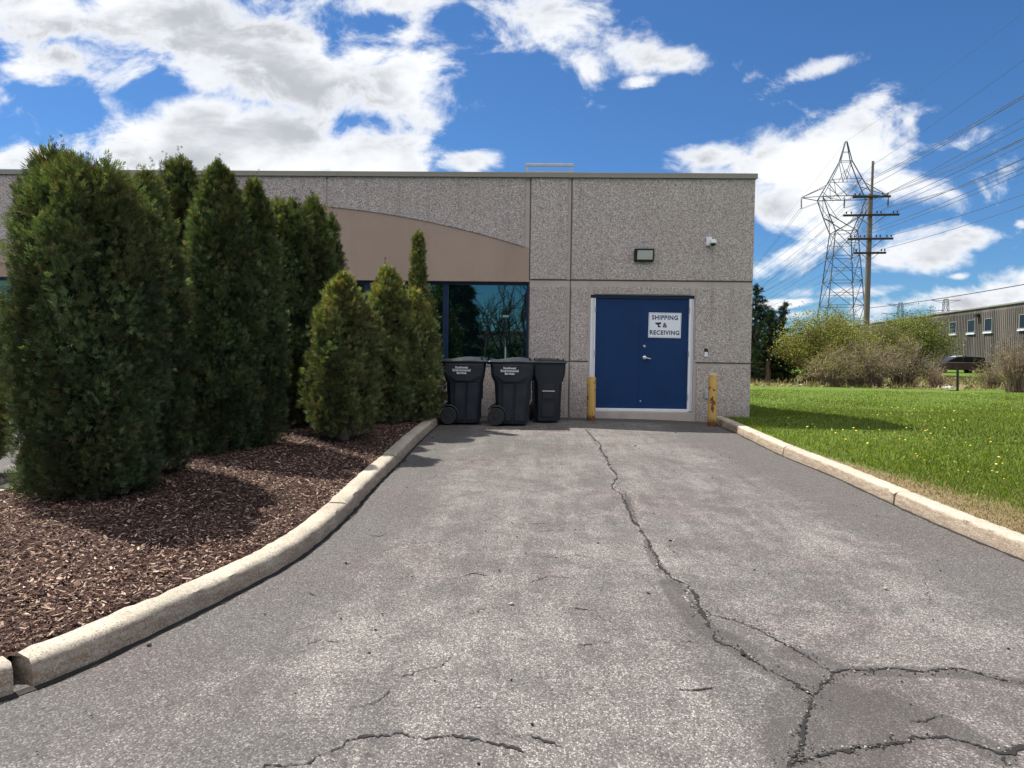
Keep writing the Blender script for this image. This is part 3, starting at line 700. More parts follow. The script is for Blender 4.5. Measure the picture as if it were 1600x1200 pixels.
# doors
dy = SM+.075
jl0, jl1 = dl_+.004, wx(930, 550); jr0, jr1 = wx(1076.5, 550), dr_-.004
ztr = wz(466, 1000)
for a, b in ((jl0, jl1), (jr0, jr1)):
    w3 = (b-a); fr = MB()
    fr.box(a, a+w3*.42, dy-.055, dy+.03, dbot, ztr); fr.box(a+w3*.42+.004, a+w3*.72, dy-.035, dy+.03, dbot, ztr); fr.box(a+w3*.72+.003, b, dy-.048, dy+.03, dbot, ztr)
    fr.build('door_jamb', M['alu'], bld, BO, bevel=.003)
MB().box(jl0, jr1, dy-.03, dy+.03, ztr, dtop-.001).build('door_head', M['navy'], bld, BO)
mid = wx(1001.5, 550)
for k, (a, b) in enumerate(((jl1+.003, mid-.004), (mid+.004, jr0-.003))):
    d = MB().box(a, b, dy-.008, dy+.035, zb, ztr-.003).build('door', M['blue'], bld, BO, bevel=.003)
    hx_ = jl1-.004 if k == 0 else jr0+.004
    for hz_ in (zb+.22, (zb+ztr)/2, ztr-.22): MB().tube([(hx_, dy-.056, hz_-.055), (hx_, dy-.056, hz_+.055)], .009, 8).build('hinge', M['galv'], d, BO, smooth=True)
    if k == 0:
        MB().box(b-.012, b+.05, dy-.014, dy-.0085, zb+.005, ztr-.01).build('astragal', M['blue'], d, BO)
    else:
        hx, hz = W(1008, 559)
        h = MB(); h.lathe([(.038,0),(.038,-.012),(.03,-.018),(.014,-.02),(.014,-.05)], 24, (hx, dy-.008, hz), 'y')
        h.tube([(hx, dy-.056, hz), (hx+.03, dy-.062, hz-.003), (hx+.075, dy-.06, hz-.012), (hx+.115, dy-.055, hz-.02)], [.014, .0125, .011, .009], 10)
        h.build('door_handle', M['steel'], d, BO, smooth=True)
        lx, lz = W(1008, 541); MB().lathe([(.026,0),(.026,-.01),(.02,-.016),(.008,-.017)], 20, (lx, dy-.008, lz), 'y').build('door_lock', M['steel'], d, BO, smooth=True)
        lx, lz = W(1001.5, 627); MB().lathe([(.016,0),(.016,-.012),(.006,-.014)], 16, (lx, dy-.014, lz), 'y').build('foot_bolt', M['galv'], d, BO, smooth=True)
MB().box(jl1-.01, jr0+.01, dy-.07, dy+.03, zb-.058, zb-.004).build('threshold', M['alu'], bld, BO, bevel=.006)
MB().box(dl_+.003, dr_-.003, SM-.012, SM+.2, -.4, dbot-.017).build('door_sill', M['conc'], bld, BO, bevel=.01)

# sign on the door
s0 = W(1014.5, 488); s1 = W(1065.5, 528)
sgx, sgz = (s0[0]+s1[0])/2, (s0[1]+s1[1])/2; sw, sh = s1[0]-s0[0]-.008, s0[1]-s1[1]
sg = empty('door_sign', (sgx, dy-.0085, sgz), label='white shipping and receiving sign with dark blue lettering on right door leaf', cat='sign'); sg.rotation_euler = (0, R(.6), 0)
MB().box(-sw/2, sw/2, -.005, 0, -sh/2, sh/2).build('board', M['signw'], sg, bevel=.0015)
b_ = MB(); q = .014; t_ = .0035
b_.box(-sw/2+q, sw/2-q, -.0062, -.0051, sh/2-q-t_, sh/2-q); b_.box(-sw/2+q, sw/2-q, -.0062, -.0051, -sh/2+q, -sh/2+q+t_)
b_.box(-sw/2+q, -sw/2+q+t_, -.0062, -.0051, -sh/2+q+t_, sh/2-q-t_); b_.box(sw/2-q-t_, sw/2-q, -.0062, -.0051, -sh/2+q+t_, sh/2-q-t_)
b_.build('border', M['signink'], sg)
text_mesh('lettering', 'SHIPPING', .118, M['signink'], sg, (0, -.0065, sh*.30), .0032, sx=.92, space=1.12)
text_mesh('lettering', '&', .125, M['signink'], sg, (.0, -.0065, -.003), .003)
text_mesh('lettering', 'RECEIVING', .115, M['signink'], sg, (0, -.0065, -sh*.30), .0032, sx=.92, space=1.12)
c_ = MB(); c_.prism([(-.19,.034),(-.18,.048),(-.075,.056),(-.07,.030),(-.10,.012),(-.14,.004),(-.165,.018)], -.0068, -.0052); c_.prism([(-.135,.006),(-.112,.010),(-.108,-.014),(-.08,-.010),(-.08,-.040),(-.13,-.040)], -.0069, -.0052)
c_.build('camera_symbol', M['black'], sg)

# wall light
a0 = W(990.5, 390); a1 = W(1020.5, 409.5); lx, lz = (a0[0]+a1[0])/2, (a0[1]+a1[1])/2; lw, lh = (a1[0]-a0[0]), (a0[1]-a1[1])
wl = empty('wall_light', (lx, WALL_Y, lz), label='black rectangular flood light fixed to the wall above the blue door', cat='wall light')
hb = MB(); x0, x1, z0, z1 = -lw/2, lw/2, -lh/2, lh/2
hb.add([(x0,0,z0),(x1,0,z0),(x1,0,z1),(x0,0,z1),(x0+.01,-.07,z0),(x1-.0,-.07,z0),(x1,-.15,z1),(x0+.0,-.15,z1)], [(0,1,2,3),(0,4,5,1),(1,5,6,2),(2,6,7,3),(3,7,4,0),(7,6,5,4)])
hb.build('housing', M['black'], wl, bevel=.008)
e_ = .035
def lensface(zf_, d): # point on the sloped front
    return -.07-(.08)*((zf_-z0)/(z1-z0))-d
lv = [(x0+.05, lensface(z0+e_,.001), z0+e_), (x1-.03, lensface(z0+e_,.001), z0+e_), (x1-.03, lensface(z1-e_,.001), z1-e_), (x0+.05, lensface(z1-e_,.001), z1-e_)]
lv2 = [(a, b-.010, c) for a, b, c in lv]
MB().add(lv+lv2, [(3,2,1,0),(4,5,6,7),(0,1,5,4),(1,2,6,5),(2,3,7,6),(3,0,4,7)]).build('lens', M['lens'], wl, bevel=.003)
# security camera
cx_, cz_ = W(1109, 378); sc_ = empty('security_camera', (cx_, WALL_Y, cz_), label='small white dome camera on the wall right of the flood light', cat='camera')
MB().box(-.075, .03, -.06, 0, -.075, .085).build('mount_box', M['white'], sc_, bevel=.008)
d_ = MB(); d_.lathe([(.03,.03),(.055,.02),(.065,-.01),(.065,-.045),(.055,-.05)], 24, (.035, -.12, 0)); d_.tube([(0,-.055,.01),(.035,-.1,.012)], .02, 12); d_.build('camera_body', M['white'], sc_, smooth=True)
MB().lathe([(.05,-.0505),(.047,-.07),(.034,-.088),(.012,-.097)], 24, (.035, -.12, 0)).build('dome', M['black'], sc_, smooth=True)
# door bell / card reader
cx_, cz_ = W(1103, 551); rd = empty('card_reader', (cx_, WALL_Y, cz_), label='small black and white card reader on the wall beside the blue door', cat='card reader')
MB().box(-.033, .033, -.025, 0, .015, .078).build('reader', M['black'], rd, bevel=.004); MB().box(-.031, .031, -.022, 0, -.08, .0148).build('cover_plate', M['white'], rd, bevel=.004)
MB().tube([(.034, -.012, .03), (.05, -.012, .012), (.05, -.008, -.01)], .004, 6).build('cable', M['joint'], rd)
cx_, cz_ = W(1103, 617); ol = empty('outdoor_outlet', (cx_, WALL_Y, cz_), label='grey outdoor outlet box on the wall behind the right bollard', cat='outlet')
MB().box(-.03, .035, -.03, 0, -.065, .06).build('box', M['galv'], ol, bevel=.006); MB().box(-.035, .04, -.042, -.0305, -.07, .065).build('cover', M['galv'], ol, bevel=.006)
# roof guard rail
ga, gb = at(823, 257, 14.6), at(894, 257, 14.6)
gr = empty('roof_guard_rail', (ga.x, 14.6, ZT-.2), label='grey metal guard rail standing on the roof above the wall seams', cat='rail')
H = ga.z-(ZT-.2)+.01; Lg = gb.x-ga.x
g_ = MB()
g_.box(-.03, Lg+.03, -.025, .025, H-.05, H+.01)
g_.build('top_rail', M['galv'], gr, bevel=.008)
for xx_ in (0, Lg, .38/1*.27, Lg-.11):
    far_ = 0 if xx_ in (0, Lg) else .35
    MB().box(xx_-.02, xx_+.02, far_-.02, far_+.02, 0, H-.051).build('post', M['galv'], gr)
MB().box(0, Lg, .34, .36, H-.09, H-.052).build('rear_rail', M['galv'], gr)

# ------------------------------------------------------------------ bollards
for i, (px, pyb, pyt, y, lab) in enumerate(((923.5, 655, 587, 13.28, 'rusty chipped yellow bollard left of the blue door'), (1112.5, 663, 585, 13.02, 'yellow bollard with pale cap right of the blue door beside the kerb'))):
    p = at(px, pyb, y); tz = at(px-1, pyt, y).z
    b = empty('bollard', (p.x, y, p.z), label=lab, cat='bollard', group='yellow bollards by the door'); b.rotation_euler = (0, R(.4 if i else -.3), R(70*i))
    H = tz-p.z; MB().lathe([(.082,-.12),(.082,H-.035),(.080,H-.03)], 32).build('post', M['yellow'], b, smooth=True)
    MB().lathe([(.079,H-.0295),(.083,H-.02),(.075,H+.004),(.045,H+.018),(.01,H+.024)] if i else [(.07,H-.0295),(.07,H-.024),(.02,H-.02)], 32).build('cap', M['capc'] if i else M['yellow'], b, smooth=True)

# ------------------------------------------------------------------ wheeled bins (local: +X = front, -X = wheel/handle side, long side faces -Y)
def bin_body():
    """lofted body with waist step: rings of (z, x0, x1, halfwidth, chamfer)"""
    mb = MB()
    rings = [(.02,-.235,.29,.24,.05),(.06,-.245,.30,.25,.05),(.70,-.285,.355,.285,.06),(.80,-.335,.378,.335,.05),(.86,-.345,.385,.34,.05),(1.02,-.36,.405,.35,.045),(1.03,-.375,.42,.362,.045),(1.055,-.375,.42,.362,.045)]
    vs = []
    for z, a, b, hwd, c in rings:
        vs += [(a+c,-hwd,z),(b-c,-hwd,z),(b,-hwd+c,z),(b,hwd-c,z),(b-c,hwd,z),(a+c,hwd,z),(a,hwd-c,z),(a,-hwd+c,z)]
    fs = [(i*8+k, i*8+(k+1) % 8, (i+1)*8+(k+1) % 8, (i+1)*8+k) for i in range(len(rings)-1) for k in range(8)]
    fs += [tuple(range(7, -1, -1)), tuple((len(rings)-1)*8+k for k in range(8))]
    return mb.add(vs, fs)
def make_bin():
    root = empty('wheeled_bin', (0,0,0))
    body = bin_body().build('body', M['bin'], root, bevel=.018, seg=3, smooth=True)
    # raised side column and pocket ribs on the long sides
    for s in (-1, 1):
        def yy(z): return s*(.25+(.285-.25)*(z-.06)/.64)
        for x0, x1, dpt in ((-.14, .03, .020), (.075, .25, .012)):
            a = .07; b = .69; vs = []; rb = MB()
            for z in (a, b):
                for x in (x0, x1):
                    vs += [(x+(z-.4)*.03*(1 if x > 0 else 0), yy(z)-s*.01, z), (x+(z-.4)*.03*(1 if x > 0 else 0), yy(z)+s*dpt, z)]
            rb.add(vs, [(0,2,3,1),(4,5,7,6),(1,3,7,5),(0,1,5,4),(2,6,7,3),(0,4,6,2)])
            rb.build('side_rib', M['bin'], root, bevel=.01, seg=2, smooth=True)
        poly = [(-.31,1.0),(.37,1.0),(.35,.83),(.14,.72),(-.12,.72),(-.30,.84)]
        yo = s*.352; yi = s*.30; n = len(poly); rb = MB()
        vs = [(x, yo if z > .9 else s*.338, z) for x, z in poly]+[(x, yi if z > .75 else s*.25, z) for x, z in poly]
        rb.add(vs, [tuple(range(n)), tuple(range(2*n-1, n-1, -1))]+[(i, i+n, (i+1) % n+n, (i+1) % n) for i in range(n)])
        rb.build('side_bulge', M['bin'], root, bevel=.01, seg=2, smooth=True)
    # front grab bar pocket
    fp = MB(); fp.box(.33, .352, -.12, .12, .42, .66); fp.box(.30, .325, -.13, .13, .10, .40); fp.build('front_pocket', M['black'], root, bevel=.006)
    MB().tube([(.365,-.13,.55),(.365,.13,.55)], .012, 10).build('lift_bar', M['galv'], root, smooth=True)
    # lid with raised rim, dished middle and handle notch
    L = MB(); nx, ny = 28, 18; vs = []
    for j in range(ny+1):
        for i in range(nx+1):
            u, v_ = i/nx, j/ny; x = -.40+.85*u; y = -.375+.75*v_
            ex = min(u, 1-u)*nx; ey = min(v_, 1-v_)*ny
            edge = min(ex, ey)
            z = 1.066 + (.0 if edge < 1 else .028*min(1, (edge-1)/2.0)) + .020*math.sin(math.pi*v_)*math.sin(math.pi*min(1, max(0, u))) - .022*math.exp(-((u-.22)/.13)**2)*math.sin(math.pi*v_)**.5 + .014*math.exp(-((u-.62)/.16)**2)
            if ex < .5 or ey < .5: z = 1.048
            vs.append((x, y, z))
    fs = [(j*(nx+1)+i, j*(nx+1)+i+1, (j+1)*(nx+1)+i+1, (j+1)*(nx+1)+i) for j in range(ny) for i in range(nx)]
    L.add(vs, fs); base = len(L.v)
    lid = L.build('lid', M['binlid'], root, smooth=True); sm = lid.modifiers.new('solid', 'SOLIDIFY'); sm.thickness = .008; sm.offset = -1
    for y in (-.30, -.18, .18, .30): MB().box(.31, .345, y-.014, y+.014, 1.08, 1.12).build('lid_lug', M['black'], root, bevel=.004)
    h = MB(); h.tube([(-.40,-.25,1.03),(-.455,-.25,1.05),(-.46,.25,1.05),(-.40,.25,1.03)], .017, 10); h.box(-.42,-.372,-.28,-.20,1.0,1.05); h.box(-.42,-.372,.20,.28,1.0,1.05); h.build('handle', M['bin'], root, smooth=True)
    for s in (-1, 1):
        wh = MB(); wh.lathe([(.09,-.03),(.135,-.03),(.145,-.018),(.145,.018),(.135,.03),(.09,.03)], 32, (-.25, s*.30, .145), 'y')
        tyre = wh.build('wheel', M['rubber'], root, smooth=True)
        hb = MB(); hb.lathe([(.012,s*.036),(.04,s*.034),(.045,s*.02),(.088,s*.012),(.0905,s*.02),(.0905,-s*.02)], 28, (-.25, s*.30, .145), 'y'); hb.build('hub', M['bin'], tyre, smooth=True)
        # arch moulding over the wheel
    MB().tube([(-.25,-.29,.145),(-.25,.29,.145)], .012, 8).build('axle', M['galv'], root)
    for s in (-1, 1):
        ff = MB(); pts = [(-.25+.175*math.cos(a), s*.275, .145+.175*math.sin(a)) for a in np.linspace(-.55, 2.5, 14)]
        ff.tube(pts, .016, 8)
        ff.build('wheel_arch', M['bin'], root, smooth=True)
    return root
proto = make_bin()
bins = [proto, copy_tree(proto), copy_tree(proto)]
labs = ['dark grey wheeled bin with white lettering beside the shrubs, leftmost of the three', 'dark grey wheeled bin with white lettering between the other two bins', 'dark grey wheeled bin with a front lift bar, nearest the blue door']
place = [(723.5, 660, 12.55, 3), (798, 661, 12.5, 0), (853, 654, 12.98, -84)]
for b, l, (px, py, y, rz) in zip(bins, labs, place):
    tag(b, l, 'bin', 'dark wheeled bins against the wall')
    p = at(px, py, y); b.location = (p.x, y, float(drive(p.x, y))+.004); b.rotation_euler = (0, 0, R(rz)); b.scale = (.99, 1, 1.05)
bins[2].scale = (.88, .86, 1.03)
for b, words in ((bins[0], None), (bins[1], None)):
    for t_, z, s_ in (('Southwest', .945, .052), ('Environmental', .90, .054), ('Services', .855, .052)):
        text_mesh('lettering', t_, s_, M['decal'], b, (-.02, -.3565 if z > .9 else -.355, z), .0022)

# ------------------------------------------------------------------ cedars
def fan_template(n=7):
    """flat spray of scale-leaved twigs: narrow quads fanned from a stem"""
    V = []; Fc = []
    for i in range(n):
        t = i/(n-1); a = (t-.5)*2.3; ox = 0; oy = .12+.35*(1-abs(t-.5)*2)*.9
        L = .62+.38*(1-abs(t-.5)*2)
        d = (math.sin(a), math.cos(a)); p = (-d[1], d[0]); b = (ox+.04*math.sin(i*9), oy-.25)
        wdt = .075; m = len(V); zz = .12*math.sin(i*2.4)
        V += [(b[0], b[1], 0), (b[0]+d[0]*L*.5+p[0]*wdt, b[1]+d[1]*L*.5+p[1]*wdt, zz*.5), (b[0]+d[0]*L, b[1]+d[1]*L, zz), (b[0]+d[0]*L*.5-p[0]*wdt, b[1]+d[1]*L*.5-p[1]*wdt, zz*.5)]
        Fc.append((m, m+1, m+2, m+3))
    return np.array(V), np.array(Fc)
FT, FF = fan_template()
def cedar_crown(H, Rb, n, seed, size, shape=1.0, lean=(0, 0), bare=.0, bright=0.0, bottom=0.03, top_wisps=6, ell=1.0, taper=.55, lumpy=1.0):
    """columnar crown, local coordinates; returns V,F,C"""
    r = np.random.default_rng(seed)
    ph = r.uniform(0, 6.28, 12)
    def rad(t, a):
        base = np.where(t < taper, .80+.20*np.sin(np.clip(t/taper, 0, 1)*math.pi*.5), np.cos(np.clip((t-taper)/(1-taper), 0, 1)*math.pi/2)**(.62*shape))
        lump = 1+lumpy*(.08*np.sin(3*a+ph[0]+t*2)+.08*np.sin(6*a+ph[1]-t*3)+.06*np.sin(t*13+ph[2]+2*a)+.05*np.sin(t*29+ph[3]+7*a+ph[4]))
        return Rb*base*lump
    n = int(n*2.3); nc = max(60, n//30); ct = bottom+(1-bottom)*r.uniform(0, 1, nc)**1.05; ca = r.uniform(0, 2*math.pi, nc)
    cr = rad(ct, ca)*(1-.36*r.uniform(0, 1, nc)**1.1)+(r.uniform(size=nc) > .9)*.07*Rb+r.uniform(-.02, .04, nc)*Rb*lumpy; cs = r.uniform(.6, 1.3, nc)*(.055+.065*Rb)
    ctone = r.uniform(.45, 1.7, nc)*(1+.22*np.sin(ca*2.3+ph[6]+ct*7)); cbrown = np.clip(r.normal(size=nc)*.22+.1, 0, .5)
    k = r.integers(0, nc, n); o_ = r.normal(size=(n, 3)); o_ /= np.linalg.norm(o_, axis=1, keepdims=True); o_ *= r.uniform(.25, 1, (n, 1))**.5
    a = ca[k]; t = ct[k]; out = np.stack([np.cos(a), np.sin(a), np.zeros(n)], 1)
    cen = np.stack([np.cos(a)*cr[k]+lean[0]*t*H, np.sin(a)*cr[k]*ell+lean[1]*t*H, t*H], 1)
    pos_ = cen+o_*cs[k][:, None]*np.array([1, 1, 1.65]); pos_[:, 2] = np.maximum(pos_[:, 2], .05)
    D = out*.35+o_*.75+np.array([0, 0, .62])+r.normal(size=(n, 3))*.30
    Rm = frames(D); sc = size*r.uniform(.36, .92, n)
    pal = np.array([(.032,.052,.027),(.046,.072,.035),(.066,.096,.043),(.096,.120,.052),(.115,.102,.055)])
    cl = pal[r.choice(5, n, p=[.22,.30,.28,.14,.06])]*ctone[k][:, None]*r.uniform(.75, 1.3, (n, 1))
    cl = cl*(1-cbrown[k][:, None])+np.array([.085,.066,.032])*cbrown[k][:, None]
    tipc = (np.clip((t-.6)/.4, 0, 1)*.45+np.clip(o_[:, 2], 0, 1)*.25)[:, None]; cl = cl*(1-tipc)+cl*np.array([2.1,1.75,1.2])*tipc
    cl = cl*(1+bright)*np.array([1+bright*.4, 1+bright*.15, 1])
    parts = [scatter(FT, FF, pos_, Rm, sc, np.clip(cl, .004, 1))]
    # wisps over the top
    for k in range(top_wisps):
        tt = r.uniform(.86, 1.0); aa = r.uniform(0, 6.28); rr0 = float(rad(np.array([tt]), np.array([aa]))[0])*.75
        bx, by, bz = math.cos(aa)*rr0+lean[0]*tt*H, math.sin(aa)*rr0*ell+lean[1]*tt*H, tt*H
        m = 14; s = np.linspace(0, 1, m); hl = r.uniform(.10, .30)*(H/3)**.3
        P = np.stack([bx+s*r.normal()*.05, by+s*r.normal()*.05, bz+s*hl], 1)+r.normal(size=(m, 3))*.012
        Dw = np.stack([r.normal(size=m)*.8, r.normal(size=m)*.8, np.ones(m)], 1)
        parts.append(scatter(FT, FF, P, frames(Dw), size*.75*(1.1-.6*s), np.tile([(.045,.062,.020)], (m, 1))*r.uniform(.7, 1.3, (m, 1))))
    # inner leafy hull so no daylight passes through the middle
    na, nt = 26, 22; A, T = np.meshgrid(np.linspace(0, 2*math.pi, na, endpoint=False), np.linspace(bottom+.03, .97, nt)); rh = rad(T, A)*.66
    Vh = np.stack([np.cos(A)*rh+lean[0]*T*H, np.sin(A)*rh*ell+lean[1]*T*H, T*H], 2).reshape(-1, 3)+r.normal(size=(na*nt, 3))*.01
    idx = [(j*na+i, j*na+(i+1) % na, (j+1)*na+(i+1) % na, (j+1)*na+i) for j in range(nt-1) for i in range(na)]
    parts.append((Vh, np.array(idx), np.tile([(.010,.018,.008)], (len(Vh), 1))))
    return merge(parts)
def trunk(mb, H, r0_, lean=(0, 0), o=(0, 0)):
    pts = [(o[0]+lean[0]*H*t+.02*math.sin(t*9), o[1]+lean[1]*H*t, H*t-.1*(t == 0)) for t in np.linspace(0, 1, 8)]
    mb.tube(pts, [r0_*(1.25-1.15*t) for t in np.linspace(0, 1, 8)], 8)
def cedar(px, pyb, pyt, width_px, n, size, seed, label, dy=0, **kw):
    x, y, z = hit(px, pyb, bed_z); y += dy; z = float(bed_z(x, y)); x = at(px, pyb, y).x
    H = (at(px, pyt, y).z-z)*.985; Rb = width_px/2*y/F_PX*.96
    root = empty('cedar_tree', (x, y, z), label=label, cat='cedar tree', group='cedars in the mulch bed')
    V, Fc, C = cedar_crown(H, Rb, n, seed, size, **kw)
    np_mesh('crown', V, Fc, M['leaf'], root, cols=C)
    mb = MB(); trunk(mb, H*.8, .035+.012*H, kw.get('lean', (0, 0)))
    for s in (-.05, .06): mb.tube([(s, 0, -.1), (s*1.6, .02, .5), (s*2.4, .03, H*.5)], [.03, .024, .01], 6)
    mb.build('trunk', M['bark'], root, smooth=True)
    return root
t1 = cedar(143, 772, 262, 212, 21000, .065, 1, 'tallest broad dark cedar at the left edge of the mulch bed', shape=.5, top_wisps=26, taper=.6)
def second_top():
    V, Fc, C = cedar_crown(at(84, 248, 5.9).z-t1.location.z, 56*5.9/F_PX, 8000, 51, .07, shape=.75, top_wisps=22, taper=.72, lean=(.0, 0))
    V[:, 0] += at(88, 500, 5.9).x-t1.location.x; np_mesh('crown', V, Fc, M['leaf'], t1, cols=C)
second_top()
cedar(234, 742, 280, 112, 12000, .072, 2, 'narrow dark cedar touching the right side of the broadest cedar', shape=1.0, top_wisps=12, taper=.5)
cedar(284, 706, 250, 84, 9000, .075, 3, 'slim dark cedar half hidden behind two bigger ones, second row', dy=.5, shape=.8, top_wisps=12, taper=.7)
cedar(343, 706, 262, 122, 17000, .072, 4, 'tall dark cedar with pointed top left of the hedge gap', shape=1.15, top_wisps=12, taper=.45)
cedar(398, 698, 286, 92, 12000, .072, 5, 'slightly lower cedar leaning against the right side of the tall pointed cedar', dy=.1, shape=1.25, top_wisps=6, taper=.4)
cedar(446, 668, 316, 96, 9500, .08, 6, 'flat-topped cedar in the back row before the beige arch', shape=.6, top_wisps=4, taper=.7)
cedar(489, 662, 312, 80, 9500, .08, 7, 'pointed cedar in the back row just right of the flat-topped one', shape=1.1, top_wisps=4, taper=.5)
cedar(517, 660, 338, 44, 4500, .075, 8, 'slender rightmost cedar of the tall back row', dy=.3, shape=1.0, top_wisps=3, taper=.55)
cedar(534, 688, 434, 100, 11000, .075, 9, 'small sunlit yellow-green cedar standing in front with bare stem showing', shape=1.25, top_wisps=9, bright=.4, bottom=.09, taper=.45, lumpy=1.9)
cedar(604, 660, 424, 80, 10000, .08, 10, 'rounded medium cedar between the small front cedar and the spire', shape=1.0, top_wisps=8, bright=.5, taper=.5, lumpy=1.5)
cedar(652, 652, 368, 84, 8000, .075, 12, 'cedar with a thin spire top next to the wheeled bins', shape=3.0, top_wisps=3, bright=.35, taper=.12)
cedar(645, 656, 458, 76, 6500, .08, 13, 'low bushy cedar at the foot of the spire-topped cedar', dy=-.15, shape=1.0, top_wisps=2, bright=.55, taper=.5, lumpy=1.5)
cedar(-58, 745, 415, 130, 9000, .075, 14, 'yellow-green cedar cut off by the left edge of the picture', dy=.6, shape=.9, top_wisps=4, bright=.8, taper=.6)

# ------------------------------------------------------------------ grass and dandelions
def grass():
    N = 150000; u = rng.uniform(0, 1, N)
    y = 4.6*np.exp(u*np.log(30/4.6)); lat = rng.uniform(0, 1, N)
    x0 = np.where(y < 13.7, kx_right(y)+.17, 4.35); x1 = y*.74+.8; x = x0+(x1-x0)*lat
    ok = x1 > x0; 
    dd = np.full(N, 9.0); nr = y < 14; dd[nr] = pdist(x[nr], y[nr], RKl)
    dr_ = np.clip(1.05-np.maximum(dd-.16, 0)/(.2+1.5*np.exp(-((y-5.6)/2.4)**2)), 0, 1)*np.clip((11.5-y)/3, 0.15, 1)
    dr_ = dr_+rng.normal(size=N)*.12
    ok &= (rng.uniform(size=N) > np.clip(dr_*.75, 0, .8)) & (dd > .2)
    x, y, dr_ = x[ok], y[ok], dr_[ok]; N = len(x)
    z = lawn_z(x, y)-.005
    tv = np.array([(-.5,0,0),(.5,0,0),(.35,.55,.10),(0,1,.32),(-.35,.55,.10)]); tf = np.array([(0,1,2,4),(2,3,4,4)])
    tv = np.array([(-.5,0,0),(.5,0,0),(.32,.6,.12),(-.05,1,.38)]); tf = np.array([(0,1,2,3)])
    D = np.stack([rng.normal(size=N)*.35, rng.normal(size=N)*.35, np.ones(N)], 1); Rm = frames(D)
    tall = 1+.35*np.sin(x*1.3+1)*np.sin(y*.9)+.3*np.exp(-((y-12.6)/.8)**2)
    h = rng.uniform(.025, .062, N)*tall*np.where(dr_ > .5, .6, 1); wv = np.clip(.004+y*.00065, .004, .02)*rng.uniform(.7, 1.3, N)
    tvs = tv[None]*np.stack([wv, h, h], 1)[:, None, :]
    V = np.einsum('nij,nkj->nki', Rm, tvs)+np.stack([x, y, z], 1)[:, None, :]
    pal = np.array([(.075,.115,.014),(.115,.162,.018),(.155,.205,.022),(.195,.230,.036)])
    C = pal[rng.choice(4, N, p=[.25,.35,.28,.12])]*rng.uniform(.75, 1.25, (N, 1))
    big = (.5+.5*np.sin(x*.8+np.sin(y*.5)*2)*np.sin(y*.6+1.3))[:, None]; C *= .85+.3*big
    drm = (dr_+rng.normal(size=N)*.2 > .5)|(rng.uniform(size=N) > .965); C[drm] = np.array([.26,.20,.10])*rng.uniform(.6, 1.25, (drm.sum(), 1))
    Fc = (tf[None]+(np.arange(N)*4)[:, None, None]).reshape(-1, 4)
    tag(np_mesh('grass', V.reshape(-1, 3), Fc, M['grassm'], cols=np.repeat(C, 4, axis=0)), 'short bright green grass covering the lawn', 'grass', kind='stuff')
grass()
def weeds():
    N = 16000; y = rng.uniform(32.2, 48, N); x = rng.uniform(4.5, 36, N); q = np.sin(x*.9)*np.sin(y*.8+x*.3)+rng.normal(size=N)*.5 > -.25; x, y = x[q], y[q]; N = len(x)
    tv = np.array([(-.5,0,0),(.5,0,0),(.32,.6,.12),(-.05,1,.5)]); tf = np.array([(0,1,2,3)])
    D = np.stack([rng.normal(size=N)*.6, rng.normal(size=N)*.6, np.ones(N)], 1); h = rng.uniform(.08, .34, N); wv = rng.uniform(.02, .045, N)
    V = np.einsum('nij,nkj->nki', frames(D), tv[None]*np.stack([wv, h, h], 1)[:, None, :])+np.stack([x, y, lawn_z(x, y)-.01], 1)[:, None, :]
    pal = np.array([(.26,.20,.12),(.19,.14,.085),(.11,.13,.03),(.08,.12,.02),(.34,.28,.18)]); C = pal[rng.choice(5, N, p=[.3,.25,.2,.15,.1])]*rng.uniform(.7, 1.3, (N, 1))
    tag(np_mesh('dry_weeds', V.reshape(-1, 3), (tf[None]+(np.arange(N)*4)[:, None, None]).reshape(-1, 4), M['grassm'], cols=np.repeat(C, 4, axis=0)), 'dry tan weeds and rough grass beyond the mown lawn', 'weeds', kind='stuff')
weeds()
def dandelions():
    f = MB(); f.lathe([(.004,0),(.016,.004),(.020,.010),(.016,.017),(.006,.020)], 9)
    f.tube([(0,0,-.07),(0,0,.002)], .0022, 4)
    me = f.build('dandelion', M['petal']); n = 0
    for i in range(1200):
        if n >= 170: break
        y = random.uniform(5.5, 30)**1.0; x = random.uniform(4.6, y*.72+.5)
        if x < 4.6 or (y < 13.7 and x < float(kx_right(y))+.8): continue
        if math.sin(x*1.1+2)*math.sin(y*.7+.5) < -.1+random.uniform(-.5, .5): continue
        o = me if n == 0 else me.copy()
        if n: col.objects.link(o)
        o.location = (x, y, float(lawn_z(x, y))+random.uniform(.045, .075)); s = random.uniform(.4, .8)*(1+.012*y); o.scale = (s, s, s)
        o.rotation_euler = (random.uniform(-.4, .4), random.uniform(-.4, .4), 0)
        tag(o, 'yellow dandelion flower scattered in the lawn', 'dandelion', 'dandelions in the lawn'); n += 1
dandelions()

